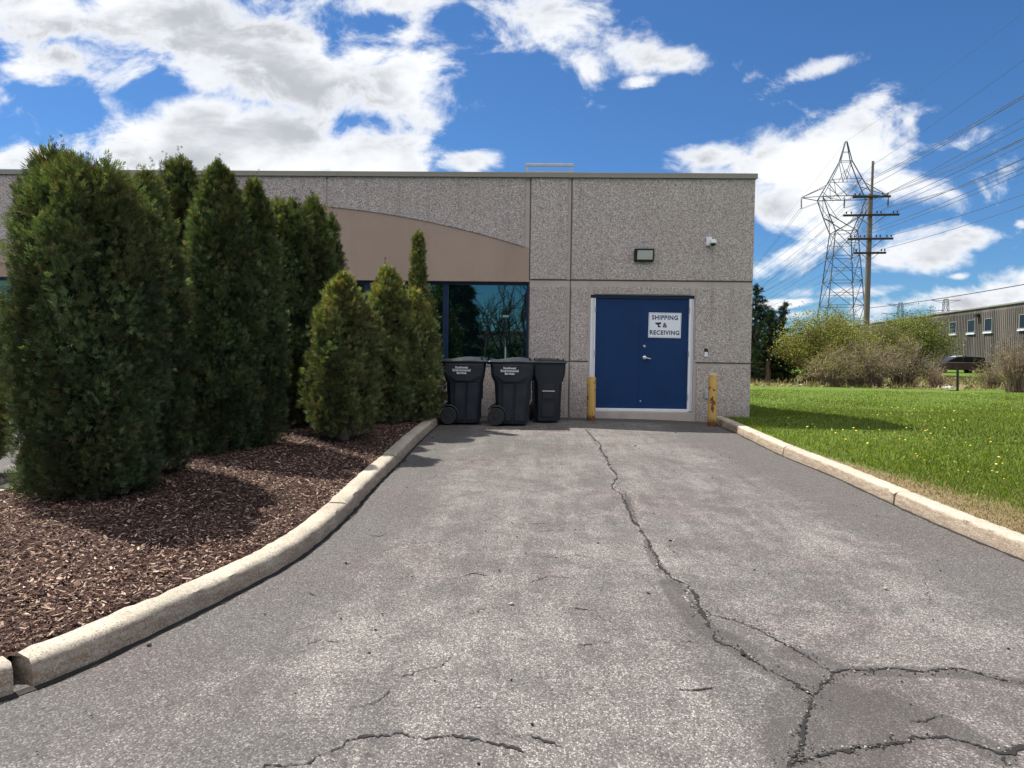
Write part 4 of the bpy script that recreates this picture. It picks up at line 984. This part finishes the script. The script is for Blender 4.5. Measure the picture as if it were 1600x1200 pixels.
# ------------------------------------------------------------------ background vegetation
def quadleaf(): return np.array([(-.3,0,0),(0,.55,.08),(0,1.1,0),(.3,.5,.05)]), np.array([(0,1,2,3)])
LT, LF = np.array([(0,0,0),(.35,.5,.06),(0,1,0),(-.35,.5,.06)]), np.array([(0,1,2,3)])
def tube_np(P, rad, n=3):
    """P (m,3) polyline to thin tube arrays"""
    m = len(P); d = np.gradient(P, axis=0); d /= np.linalg.norm(d, axis=1, keepdims=True)+1e-9
    ref = np.array([.31, .77, .2]); a = np.cross(d, ref); a /= np.linalg.norm(a, axis=1, keepdims=True)+1e-9; b = np.cross(d, a)
    ang = np.arange(n)*2*math.pi/n; V = P[:, None]+(a[:, None]*np.cos(ang)[None, :, None]+b[:, None]*np.sin(ang)[None, :, None])*np.asarray(rad)[:, None, None]
    f = [(i*n+k, i*n+(k+1) % n, (i+1)*n+(k+1) % n, (i+1)*n+k) for i in range(m-1) for k in range(n)]
    return V.reshape(-1, 3), np.array(f)
def shrub(loc, H, Wd, Dp, seed, label, leaf=(.10,.13,.02), nleaf=0, lsize=.08, nstem=90, stemc=(.16,.11,.08), arch_=.5, group='bushes beyond the lawn', name='bush', cat='bush', thick=.014, sub=3):
    r = np.random.default_rng(seed); root = empty(name, loc, label=label, cat=cat, group=group)
    parts = []; tips = []
    for i in range(nstem):
        a = r.uniform(0, 6.28); q = math.sqrt(r.uniform(0, 1)); ex, ey = math.cos(a)*q*Wd/2, math.sin(a)*q*Dp/2
        hgt = H*math.sqrt(max(.05, 1-q*q*.8))*(r.uniform(.45, 1.12) if stemc[0] > .18 else r.uniform(.68, 1.06)); m = 9; s = np.linspace(0, 1, m)
        bx, by = ex*.3, ey*.3
        P = np.stack([bx+(ex-bx)*s**1.4, by+(ey-by)*s**1.4, hgt*(s if arch_ <= 0 else (np.sin(s*math.pi*(.5+.25*arch_*q))))], 1)
        P[:, :2] += np.cumsum(r.normal(size=(m, 2)), 0)*.03*H/3; P[:, 2] += r.normal(size=m)*.02; P[0, 2] = -.05
        V, Fc = tube_np(P, thick*(1.1-.85*s)); c = np.array(stemc)*r.uniform(.6, 1.45); parts.append((V, Fc, np.tile([c], (len(V), 1))))
        for k in range(sub):
            j = r.integers(3, m-1); d = r.normal(size=3)*.5; d[2] = abs(d[2])*.8+.1; L = H*r.uniform(.12, .3); s2 = np.linspace(0, 1, 5)
            P2 = P[j]+d[None]*s2[:, None]*L+np.cumsum(r.normal(size=(5, 3)), 0)*.02*H/3; P2[0] = P[j]
            V, Fc = tube_np(P2, thick*.5*(1.1-.8*s2)); parts.append((V, Fc, np.tile([c*1.1], (len(V), 1)))); tips.append(P2)
        tips.append(P[4:])
    V, Fc, C = merge(parts); np_mesh('stems', V, Fc, M['twig'], root, cols=C)
    if nleaf:
        T = np.vstack(tips); idx = r.integers(0, len(T), nleaf); pos_ = T[idx]+r.normal(size=(nleaf, 3))*.13*H/3
        pos_[:, 2] = np.maximum(pos_[:, 2], .1)
        D = r.normal(size=(nleaf, 3)); D[:, 2] = D[:, 2]*.6+.4; cl = np.array(leaf)*r.uniform(.55, 1.5, (nleaf, 1))*(1+.25*np.sin(pos_[:, :1]*2.1)*np.sin(pos_[:, 2:]*2.7+1))
        V, Fc, C = scatter(LT, LF, pos_, frames(D), lsize*r.uniform(.6, 1.4, nleaf), cl); np_mesh('leaves', V, Fc, M['bushleaf'], root, cols=C)
    return root
def G(px, py, y): # foot of something at depth y, seen in column px
    x = at(px, py, y).x; return (x, y, float(lawn_z(x, y)))
def ht(px, pyt, y): return at(px, pyt, y).z-float(lawn_z(at(px, pyt, y).x, y))
def wpx(w_, y): return w_*y/F_PX
YG = (.21,.22,.05)
shrub(G(1283,595,36.5), ht(1283,490,36.5), wpx(160,36.5), 3.5, 21, 'large yellow-green bush right of the spruces', YG, 20000, .075, 190, (.17,.13,.08), .3, sub=5)
shrub(G(1322,590,39.5), ht(1322,497,39.5), wpx(120,39.5), 3.0, 22, 'yellow-green bush under the lattice pylon behind the brown thicket', (.20,.20,.05), 13000, .075, 130, (.17,.13,.09), .2, sub=5)
shrub(G(1425,585,52), ht(1425,493,52), wpx(140,52), 5, 23, 'large green bush left of the grey ribbed building', (.16,.18,.045), 24000, .10, 190, (.15,.115,.08), .3, sub=5)
shrub(G(1385,585,48), ht(1385,503,48), wpx(80,48), 4, 24, 'green bush just right of the wooden pole', (.15,.15,.045), 8000, .09, 120, (.16,.12,.085), .3, sub=5)
shrub(G(1352,603,34.5), ht(1352,530,34.5), wpx(150,34.5), 3.0, 25, 'brown leafless thicket in front of the wooden pole', YG, 3200, .05, 170, (.20,.15,.115), .9, sub=7, thick=.019)
shrub(G(1300,605,33.5), ht(1300,545,33.5), wpx(105,33.5), 2.2, 26, 'low arching brown brush at the lawn edge', YG, 3000, .05, 120, (.23,.17,.125), 1.3, sub=6, thick=.017)
shrub(G(1412,600,35.5), ht(1412,537,35.5), wpx(95,35.5), 2.4, 27, 'bare brown shrub with a dark double stem right of the thicket', YG, 2400, .05, 110, (.185,.14,.11), .7, sub=7, thick=.02)
shrub(G(1462,600,35), ht(1462,572,35), wpx(50,35), 1.6, 28, 'small pile of pale dead twigs left of the lawn post', YG, 0, .07, 80, (.26,.19,.13), 1.6, sub=3)
shrub(G(1590,600,31), ht(1590,525,31), wpx(100,31), 2.4, 29, 'bare pale brown shrub at the right edge of the picture', YG, 500, .06, 170, (.22,.165,.12), .4, sub=5)
shrub(G(1550,597,34), ht(1550,562,34), wpx(70,34), 1.6, 30, 'low bare twiggy shrub beside the right edge shrub', YG, 300, .06, 90, (.22,.165,.12), .9, sub=4)
shrub(G(1462,590,44), ht(1462,545,44), wpx(36,44), 1.6, 31, 'sparse bare shrub left of the parked dark car', (.15,.16,.05), 300, .07, 36, (.19,.15,.11), .6, sub=4)

def spruce(px, pyt, y, width, seed, label, dead=.0):
    r = np.random.default_rng(seed); g = G(px, 595, y); H = ht(px, pyt, y); root = empty('spruce_tree', g, label=label, cat='spruce tree', group='dark spruces behind the building')
    mb = MB(); mb.tube([(0,0,-.1),(0,0,H*.5),(0,0,H)], [.16,.09,.015], 7); mb.build('trunk', M['bark'], root)
    P_, D_, S_, C_ = [], [], [], []; parts = []
    nb = int(H*16)
    for i in range(nb):
        t = .06+.94*(i+r.uniform())/nb; a = r.uniform(0, 6.28); L = width*.5*(1-t)**.8*r.uniform(.7, 1.15)+.12; z = t*H; m = max(4, int(L*11)); s = np.linspace(.12, 1, m)
        drop = -.25*L*s+.28*L*s**2
        P = np.stack([math.cos(a)*L*s, math.sin(a)*L*s, z+drop], 1)
        V, Fc = tube_np(np.vstack([[0,0,z], P]), np.linspace(.022, .006, m+1)); parts.append((V, Fc, np.tile([(.09,.065,.045)], (len(V), 1))))
        for j in range(m):
            k = 8
            if t < .35 and r.uniform() < dead: continue
            P_.append(P[j]+r.normal(size=(k, 3))*.05); dv = np.stack([np.full(k, math.cos(a)*.6), np.full(k, math.sin(a)*.6), np.full(k, -.25)], 1)+r.normal(size=(k, 3))*.6; D_.append(dv)
            S_.append(r.uniform(.16, .30, k)*(1-.3*t)); C_.append(np.tile([(.016,.030,.014)], (k, 1))*r.uniform(.6, 1.7, (k, 1)))
    P_, D_, S_, C_ = np.vstack(P_), np.vstack(D_), np.concatenate(S_), np.vstack(C_)
    V, Fc, C = scatter(FT*np.array([.6,1,1]), FF, P_, frames(D_), S_, C_)
    np_mesh('crown', V, Fc, M['leaf'], root, cols=C); V, Fc, C = merge(parts); np_mesh('branches', V, Fc, M['twig'], root, cols=C)
    return root
spruce(1178, 445, 40, 3.6, 41, 'tall dark spruce mostly hidden by the building corner', .5)
spruce(1200, 484, 38, 3.0, 42, 'wide dark spruce with drooping branches beside the building corner', .6)
spruce(1222, 474, 39.5, 2.8, 43, 'narrow pointed dark spruce left of the yellow-green bush', .5)

# ------------------------------------------------------------------ far trees and low scrub behind
far_specs = [(1250,548,75),(1205,540,70),(1320,545,90),(1360,545,80),(1395,548,95)]
for i, (px, pyt, y) in enumerate(far_specs):
    shrub(G(px,560,y), max(2.5, ht(px, pyt-8, y)), 9, 5, 60+i, ['distant scrub behind the large yellow-green bush','distant scrub behind the spruces','distant scrub under the lattice pylon','distant scrub behind the wooden pole','distant scrub behind the green bush'][i], (.09,.10,.035), 2500, .3, 40, (.12,.09,.07), .3, thick=.03)

# ------------------------------------------------------------------ far building
ANG = R(7.4); dirv = Vector((math.sin(ANG), math.cos(ANG), 0)); perp = Vector((math.cos(ANG), -math.sin(ANG), 0))
p0 = at(1600, 472.6, 60.0); HB = p0.z
def M_rib():
    m, t, b = mat('ribbed_brown_concrete', (.12,.1,.09), .9, spec=.2); P = t.n('ShaderNodeTexCoord').outputs['Object']
    n = t.noise(t.v('MULTIPLY', P, (1, 1, .05)), 2.2, 6, .7).outputs[0]; c = t.mix(t.sm(n, .3, .7), (.075,.068,.062), (.145,.13,.118))
    n2 = t.noise(t.v('MULTIPLY', P, (1, 1, .12)), .5, 4, .6).outputs[0]; c = t.mix(t.sm(n2, .45, .7, 0, .5), c, (.26,.22,.20)); lk(t, c, b.inputs['Base Color']); return m
M['rib'] = M_rib()
M['darkglass'] = simple('dark_window_glass', (.008,.009,.012), .25, 0, .1, 6, 0, .25)
fb = empty('industrial_building', (p0.x, p0.y, 0), math.pi/2-ANG, label='long brown ribbed concrete building with small square windows at the right', cat='building')
# local: +x along facade (away), facade faces local +y ; body extends to local -y
Z0 = -.5; YF = 0
wb = MB(); wb.box(-25, 48, -40, -.05, Z0, HB); x = -25
while x < 47.9: wb.box(x, x+.16, -.0502, 0, Z0, HB-.35); x += .32
wb.build('wall', M['rib'], fb)
MB().box(-25.1, 48.1, -40.1, .06, HB, HB+.12).build('coping', M['coping'], fb)
def facpt(px, py): # local x, z on facade
    r = ray(px, py); n = perp; t = (p0-CAM).dot(n)/r.dot(n); q = CAM+r*t; return (q-p0).dot(dirv), q.z
for (xa, xb, yt, yb) in ((1485,1494.5,503.5,520),(1513,1523.5,500.5,518.5),(1539.5,1550.5,498,516.5),(1594,1606,491.5,512)):
    a, z1_ = facpt(xa, yt); b, z0_ = facpt(xb, yb); lo, hi = min(a, b), max(a, b)
    wn_ = MB(); wn_.box(lo, lo+.05, .003, .06, z0_, z1_); wn_.box(hi-.05, hi, .003, .06, z0_, z1_); wn_.box(lo+.05, hi-.05, .003, .06, z1_-.04, z1_); wn_.box(lo-.1, hi+.1, .003, .12, z0_-.13, z0_)
    f = wn_.build('window', M['galv'], fb); MB().box(lo-.12, hi+.12, .003, .14, z0_-.22, z0_-.131).build('sill', M['white'], f); MB().box(lo+.05, hi-.05, .002, .03, z0_, z1_-.04).build('pane', M['darkglass'], f)
a, z_ = facpt(1530, 493); MB().box(a-.25, a+.25, .0, .35, z_-.15, z_+.15).build('wall_lamp', M['black'], fb, bevel=.03)

# parked car in the distance
M['carp'] = simple('dark_red_car_paint', (.05,.03,.034), .25, .2, .1, 3)
def car(loc, rz, label):
    root = empty('parked_car', loc, rz, label=label, cat='car')
    pr = [(-2.3,.35),(-2.32,.75),(-2.2,.98),(-1.2,1.02),(1.1,1.0),(2.1,.86),(2.3,.68),(2.32,.35)]
    b = MB(); b.prism(pr, -.88, .88); b.build('body', M['carp'], root, bevel=.08, seg=3, smooth=True)
    cb = MB(); n = 6
    lo = [(-2.15,.98),(-1.9,1.42),(-.2,1.5),(.35,1.42),(1.15,1.0)]
    cb.prism(lo, -.72, .72); cb.build('cabin', M['darkglass'], root, bevel=.06, seg=2, smooth=True)
    MB().prism([(-1.85,1.415),(-.2,1.505),(.3,1.43),(.25,1.445),(-.2,1.525),(-1.8,1.45)], -.70, .70).build('roof', M['galv'], root, bevel=.01)
    MB().box(-1.2,-1.1,-.74,.74,1.0,1.45).build('pillar', M['carp'], root); MB().box(-.2,-.1,-.74,.74,1.0,1.47).build('pillar', M['carp'], root)
    for x in (-1.45, 1.45):
        for s in (-1, 1):
            w_ = MB().lathe([(.2,-.1),(.32,-.1),(.34,-.06),(.34,.06),(.32,.1),(.2,.1)], 20, (x, s*.8, .34), 'y').build('wheel', M['rubber'], root, smooth=True)
            MB().lathe([(.02,s*.1),(.19,s*.09),(.198,-s*.05)], 16, (x, s*.8, .34), 'y').build('rim', M['galv'], w_, smooth=True)
cp = at(1500, 570, 60); cp.x -= .35
car((cp.x, 60, float(lawn_z(cp.x, 60))-.12), R(178), 'dark car with pale roof parked before the brown ribbed building')

# post in lawn, white rubbish
pp = hit(1496, 611, lawn_z); lp = empty('lawn_post', pp, label='thin black steel post standing alone in the lawn', cat='post')
MB().box(-.04, .04, -.03, .03, -.1, 1.1).build('post', M['black'], lp, bevel=.006); MB().box(-.42, .04, -.06, .06, -.02, .035).build('foot', M['black'], lp, bevel=.006); lp.rotation_euler = (0, R(-1.6), 0)
for i, (px, py, s_, lab) in enumerate(((1476, 600, .07, 'white plastic scrap lying lowest by the lawn post'), (1483, 594, .10, 'crumpled white bag on the grass left of the lawn post'), (1252, 600, .06, 'white scrap at the lawn edge below the yellow-green bush'))):
    x, y, z = hit(px, py, lawn_z); y = min(y, 34); x = at(px, py, y).x; bmx = bmesh.new(); bmesh.ops.create_icosphere(bmx, subdivisions=3, radius=1)
    for v in bmx.verts:
        n_ = 1+.35*math.sin(v.co.x*5+i)*math.sin(v.co.y*6)+.2*math.sin(v.co.z*9+v.co.x*4); v.co = Vector((v.co.x*s_*1.6*n_, v.co.y*s_*n_, v.co.z*s_*.6*n_))
    me = bpy.data.meshes.new('litter'); bmx.to_mesh(me); bmx.free(); o = link('litter', me, M['white']); o.location = (x, y, float(lawn_z(x, y))+s_*.4); tag(o, lab, 'litter')
# pale rock edging in the weeds
# ------------------------------------------------------------------ wooden utility pole
M['wood'] = simple('weathered_pole_wood', (.14,.12,.10), .9, 0, .25, 7, .4)
M['woodd'] = simple('dark_crossarm_wood', (.035,.026,.022), .9, 0, .3, 7)
M['lattice'] = simple('pylon_steel', (.085,.10,.125), .55, .3, .12, 1)
M['wire'] = simple('wire_metal', (.10,.11,.13), .5, .3, .1, 1)
M['ins'] = simple('insulator_porcelain', (.03,.03,.035), .3)
PY = 47.0; pb = at(1352, 560, PY); ROTL = -R(7.4)
pole = empty('utility_pole', (pb.x, PY, float(lawn_z(pb.x, PY))), ROTL, label='tall wooden utility pole with four crossarms in front of the lattice pylon', cat='utility pole')
def pz(py): return at(1352, py, PY).z-pole.location.z
mb = MB(); zt = pz(303); mb.tube([(0,0,-.5),(0,0,zt*.5),(0,0,zt)], [.20,.175,.15], 14); mb.build('pole', M['wood'], pole, smooth=True)
MB().tube([(.06,-.02,zt-.8),(.08,-.02,pz(252))], [.085,.075], 10).build('pole_extension', M['wood'], pole, smooth=True)
arms = [(308.5, 1.15, [-1.0,-.72,.66,.98]), (337, 1.70, [-1.5,-1.2,-.55,-.32,.36,.6,1.35,1.58]), (374, 1.38, [-1.2,-.95,-.6,-.35,.36,.6,1.0,1.26]), (396, .98, [-.82,.7,.9])]
INS = []
for k, (py, hl, ins) in enumerate(arms):
    z = pz(py); ym = -.23
    am = MB().box(-hl, hl, ym-.06, ym+.06, z-.065, z+.065).build('crossarm', M['woodd'], pole, bevel=.01)
    if k in (1, 2, 3):
        for s in (-1, 1): MB().tube([(s*hl*.5, ym+.0, z-.07), (s*.10, ym+.05, z-.62 if k < 3 else z-.4)], .018, 6).build('brace', M['woodd'], pole)
    for xi in ins:
        MB().lathe([(.012,.066),(.012,.12),(.05,.125),(.055,.16),(.03,.17),(.05,.18),(.045,.23),(.02,.245)], 8, (xi, ym, z)).build('insulator', M['ins'], pole, smooth=True)
        INS.append((xi, ym, z+.22))
MB().box(.08,.16,-.15,.1,pz(256)-.05,pz(256)+.05).build('bracket', M['galv'], pole)
# lattice pylon
TY = 130.0; tb = at(1314.5, 470, TY); tw = empty('lattice_pylon', (tb.x, TY, 0), ROTL, label='large steel lattice pylon with three hanging insulators behind the wooden pole', cat='pylon')
lev = [(-.5, 4.0, 4.0), (5.5, 3.5, 3.5), (11, 3.0, 3.0), (15.4, 2.62, 2.62), (19.8, 2.24, 2.24), (24.2, 1.85, 1.85)]
def corners(z, a, b): return [Vector((-a,-b,z)), Vector((a,-b,z)), Vector((a,b,z)), Vector((-a,b,z))]
def lat_section(mb, c0, c1, r_=.055, x=True, ring=True, rl=.10, kbr=False):
    for k in range(4):
        mb.tube([c0[k], c1[k]], rl, 5); k2 = (k+1) % 4
        if x: mb.tube([c0[k], c1[k2]], r_, 4); mb.tube([c0[k2], c1[k]], r_, 4)
        if ring: mb.tube([c1[k], c1[k2]], r_, 4)
        if kbr:
            m0 = (c0[k]+c1[k])/2; m1 = (c0[k2]+c1[k2])/2; mb.tube([m0, m1], r_*.7, 4)
body_ = MB()
for (z0_, a0_, b0_), (z1_, a1_, b1_) in zip(lev[:-1], lev[1:]): lat_section(body_, corners(z0_, a0_, b0_), corners(z1_, a1_, b1_), kbr=True)
body_.build('tower_body', M['lattice'], tw)
cage = MB(); w0 = corners(24.2, 1.85, 1.85); c1 = corners(27.2, 3.05, 1.85); c2 = corners(30.3, 4.15, 1.85)
for q0, q1 in ((w0, c1), (c1, c2)):
    for k in range(4): cage.tube([q0[k], q1[k]], .10, 5)
    for (i, j) in ((1, 2), (3, 0)): cage.tube([q0[i], q1[j]], .05, 4); cage.tube([q0[j], q1[i]], .05, 4); cage.tube([q1[i], q1[j]], .05, 4)
for s in (-1, 1):      # inner braces of the V window
    for yb_ in (-1.85, 1.85):
        cage.tube([(s*3.05, yb_, 27.2), (s*1.2, yb_*.8, 26.2)], .05, 4); cage.tube([(0, yb_, 24.2+1.0), (s*3.05, yb_, 27.2)], .09, 4)
        cage.tube([(0, yb_, 25.2), (s*1.85, yb_, 24.2)], .07, 4); cage.tube([(s*4.15, yb_, 30.3), (s*1.6, yb_, 26.3)], .05, 4)
cage.build('cage', M['lattice'], tw)
hd = MB(); b3 = corners(33.4, 2.55, 1.2); b4 = corners(36.8, .95, .5); ap = [Vector((s1*.12, s2*.1, 40.3)) for s1, s2 in ((-1,-1),(1,-1),(1,1),(-1,1))]
for q0, q1 in ((c2, b3), (b3, b4), (b4, ap)):
    for k in range(4): hd.tube([q0[k], q1[k]], .10, 5)
for q in (b3, b4): 
    for k in range(4): hd.tube([q[k], q[(k+1) % 4]], .05, 4)
for yb_, f in ((-1, -1), (1, 1)):
    B = 1.85*f; b_2 = 1.2*f; b_3 = .5*f
    hd.tube([(-2.55,b_2,33.4),(0,B,30.3)], .06, 4); hd.tube([(2.55,b_2,33.4),(0,B,30.3)], .06, 4)
    hd.tube([(-3.3,B*.9,31.8),(-1.4,B,30.3)], .05, 4); hd.tube([(3.3,B*.9,31.8),(1.4,B,30.3)], .05, 4)
    hd.tube([(-.95,b_3,36.8),(.0,b_2,33.4)], .05, 4); hd.tube([(.95,b_3,36.8),(.0,b_2,33.4)], .05, 4); hd.tube([(-.8,b_2,33.4),(0,b_3,35.3)], .045, 4); hd.tube([(.8,b_2,33.4),(0,b_3,35.3)], .045, 4)
    hd.tube([(-2.2,b_2,33.4),(-1.9,B,30.3)], .045, 4); hd.tube([(-.5,b_3*.6,38.4),(.5,b_3*.6,38.4)], .04, 4)
hd.build('peak', M['lattice'], tw)
ar = MB()
for s in (-1, 1):
    tip = Vector((s*7.4, 0, 30.5))
    for f in (-1, 1):
        ar.tube([(s*4.15, f*1.85, 30.3), tip], .08, 5); ar.tube([(s*3.2, f*1.4, 32.5), tip], .07, 5)
for f in (-1, 1): ar.tube([(-4.15, f*1.85, 30.3), (4.15, f*1.85, 30.3)], .08, 5)
ar.tube([(-4.15,-1.85,30.3),(0,1.85,30.3),(4.15,-1.85,30.3)], .05, 4)
ar.build('crossarm', M['lattice'], tw)
TI = []
for x_ in (-7.35, 0, 7.35):
    MB().lathe([(.06,0)]+[(.17 if q % 2 else .09, -.12*q-.1) for q in range(14)]+[(.05,-1.85)], 8, (x_, 0, 30.35)).build('insulator', M['ins'], tw, smooth=True); TI.append((x_, 0, 28.5))
# distant pylons
def far_pylon(px, pyt, y, lab):
    t = at(px, pyt, y); rt_ = empty('distant_pylon', (t.x, y, .3), ROTL, label=lab, cat='pylon', group='distant pylons on the skyline'); H = t.z
    mb = MB(); c = [corners(z, a, a) for z, a in ((-1, 4.2), (12, 3.0), (22, 2.0), (H-9, 1.5), (H-2, 1.2), (H, .9))]
    for q0, q1 in zip(c[:-1], c[1:]): lat_section(mb, q0, q1, .09, rl=.15)
    mb.build('tower_body', M['lattice'], rt_)
    a_ = MB()
    for z, hl in ((H-1, 8.5), (H-7, 11.5)):
        for s in (-1, 1):
            for f in (-1, 1): a_.tube([(s*1.2, f*1.2, z), (s*hl, 0, z+.4)], .10, 4); a_.tube([(s*1.2, f*1.2, z-1.6), (s*hl, 0, z+.4)], .08, 4)
    a_.build('crossarm', M['lattice'], rt_)
far_pylon(1407, 474, 470, 'distant pylon on the skyline above the green bush'); far_pylon(1478, 468, 440, 'distant pylon above the roof of the brown building')
# wires
def wire(name, pts_w, rad, label, cat='power line', group=None):
    m = MB(); m.tube(pts_w, rad, 4, cap=False); o = m.build(name, M['wire'], smooth=True); return tag(o, label, cat, group)
def sagline(a, b, sag, n=22):
    return [a.lerp(b, t)-Vector((0, 0, 4*sag*t*(1-t))) for t in np.linspace(0, 1, n)]
Mp = Matrix.Translation(pole.location) @ Matrix.Rotation(ROTL, 4, 'Z'); Mt = Matrix.Translation(tw.location) @ Matrix.Rotation(ROTL, 4, 'Z')
for i, (xi, yi, zi) in enumerate([INS[j] for j in (0,3,4,7,8,10,11,12,15,19,21)]):
    p = Mp @ Vector((xi, yi, zi))
    a = p-dirv*46; b = p+dirv*90; sg_ = .85+.12*math.sin(i*3)
    wire('power_line', sagline(a, p, sg_)+sagline(p, b, 1.2)[1:], .0125, 'thin dark wire strung along the wooden pole crossarms', group='thin wires on the wooden pole')
p = Mp @ Vector((.2, 0, pz(256))); wire('ground_wire', sagline(p-dirv*46, p, .5)+sagline(p, p+dirv*90, 1.2)[1:], .010, 'single thin wire running from the very top of the wooden pole')
p = Mp @ Vector((.2, 0, pz(481))); wire('telephone_cable', sagline(p-dirv*46+Vector((0,0,.3)), p, .45), .02, 'lowest dark cable running right from the wooden pole', 'cable')
for k, q in enumerate(TI):
    for dx in (-.22, .22):
        p = Mt @ Vector((q[0]+dx, 0, q[2])); wire('conductor', sagline(p-dirv*230, p, 7)+sagline(p, p+dirv*260, 8)[1:], .03, ('paired conductor on the left hanging insulator of the lattice pylon', 'paired conductor on the middle hanging insulator of the lattice pylon', 'paired conductor on the right hanging insulator of the lattice pylon')[k], 'power line', 'conductors of the lattice pylon')
for s in (-.1,): p = Mt @ Vector((s, 0, 40.3)); wire('shield_wire', sagline(p-dirv*230, p, 6)+sagline(p, p+dirv*260, 7)[1:], .016, 'faint wire from the tip of the lattice pylon')

# ------------------------------------------------------------------ what the window reflects: trees and a lamp behind the camera
def bare_tree(x, y, H, seed, label, group='bare trees mirrored in the window'):
    r = np.random.default_rng(seed); root = empty('bare_tree', (x, y, -.45), label=label, cat='tree', group=group); parts = []
    def grow(p, d, L, rad, dep):
        m = 6; s = np.linspace(0, 1, m); P = p[None]+d[None]*s[:, None]*L+np.cumsum(r.normal(size=(m, 3)), 0)*.03*L; P[0] = p
        V, Fc = tube_np(P, rad*(1-.4*s), 4); parts.append((V, Fc, np.tile([(.05,.045,.04)], (len(V), 1))))
        if dep == 0: return
        for k in range(r.integers(3, 5)):
            j = r.integers(2, m); nd = d+r.normal(size=3)*.5; nd[2] += .18; nd /= np.linalg.norm(nd); grow(P[j], nd, L*r.uniform(.5, .72), rad*.55, dep-1)
    grow(np.zeros(3), np.array([0, 0, 1.]), H*.42, H*.016, 4)
    V, Fc, C = merge(parts); np_mesh('trunk', V, Fc, M['twig'], root, cols=C)
for i, (x, y, H) in enumerate(((-.6,-24,9),(-3.4,-21,8),(-1.5,-20,7.5),(.8,-22,8.5),(-5.9,-21,9),(-2.3,-27,10),(-4.6,-24,9.5),(-7.2,-28,10.5),(1.6,-30,11),(-9,-24,9),(-5.8,-34,11))):
    bare_tree(x, y, H, 80+i, 'leafless tree seen mirrored in the office window')
def conifer_back(x, y, H, wd, seed):
    r = np.random.default_rng(seed); root = empty('fir_tree', (x, y, -.45), label='dark fir mirrored in the left part of the office window', cat='fir tree', group='firs mirrored in the window'); n = 5000
    t = r.uniform(0, 1, n)**1.3; a = r.uniform(0, 6.28, n); tier = .65+.35*np.abs(np.sin(t*26)); rr = wd*(1-t)*tier*np.sqrt(r.uniform(.15, 1, n))
    V, Fc, C = scatter(FT, FF, np.stack([np.cos(a)*rr, np.sin(a)*rr, .6+t*H], 1), frames(np.stack([np.cos(a), np.sin(a), -.2+0*a], 1)+r.normal(size=(n, 3))*.4), r.uniform(.3, .5, n), np.tile([(.014,.028,.014)], (n, 1))*r.uniform(.6, 1.5, (n, 1)))
    np_mesh('crown', V, Fc, M['leaf'], root, cols=C); mb = MB(); mb.tube([(0,0,0),(0,0,H)], [.18,.02], 6); mb.build('trunk', M['bark'], root)
conifer_back(-5.3, -22, 10, 2.6, 95); conifer_back(-8.3, -23, 10, 2.6, 96); conifer_back(-11.5, -23, 11, 2.8, 97)
for i, (x, y) in enumerate(((-1,-33),(-4,-32),(2,-32),(-8,-33),(-12,-31),(5,-34))):
    shrub((x, y, -.45), 2.8, 5, 2.5, 110+i, 'dark green hedge mirrored low in the office window', (.03,.06,.018), 2600, .25, 40, (.06,.05,.04), .3, group='hedges mirrored in the window', name='hedge', cat='hedge', thick=.03)
def lamp_post():
    y = -20.0; V_ = 2*WALL_Y-y   # mirrored depth
    r = ray(790, 560); x = r.x/r.y*(V_); rt_ = empty('street_lamp', (x, y, -.46), label='pale street lamp mirrored in the office window', cat='street lamp')
    r2 = ray(789, 496); H = EYE+r2.z/r2.y*V_+.46
    MB().tube([(0,0,0),(0,0,H)], [.07,.05], 10).build('pole', M['white'], rt_, smooth=True)
    MB().box(-.22,.18,-.15,.15,H,H+.14).build('lamp_head', M['white'], rt_, bevel=.02)
lamp_post()
bb = empty('warehouse', (-6, -75, -.5), label='low dark warehouse with red roof trim mirrored in the office window', cat='warehouse')
MB().box(-60, 40, -20, 0, 0, 5.0).build('wall', M['rib'], bb); MB().box(-60.1, 40.1, -20.1, .1, 5.0, 5.35).build('roof_trim', simple('red_trim', (.25,.03,.02), .6), bb)
print('OBJECTS', len(bpy.data.objects))
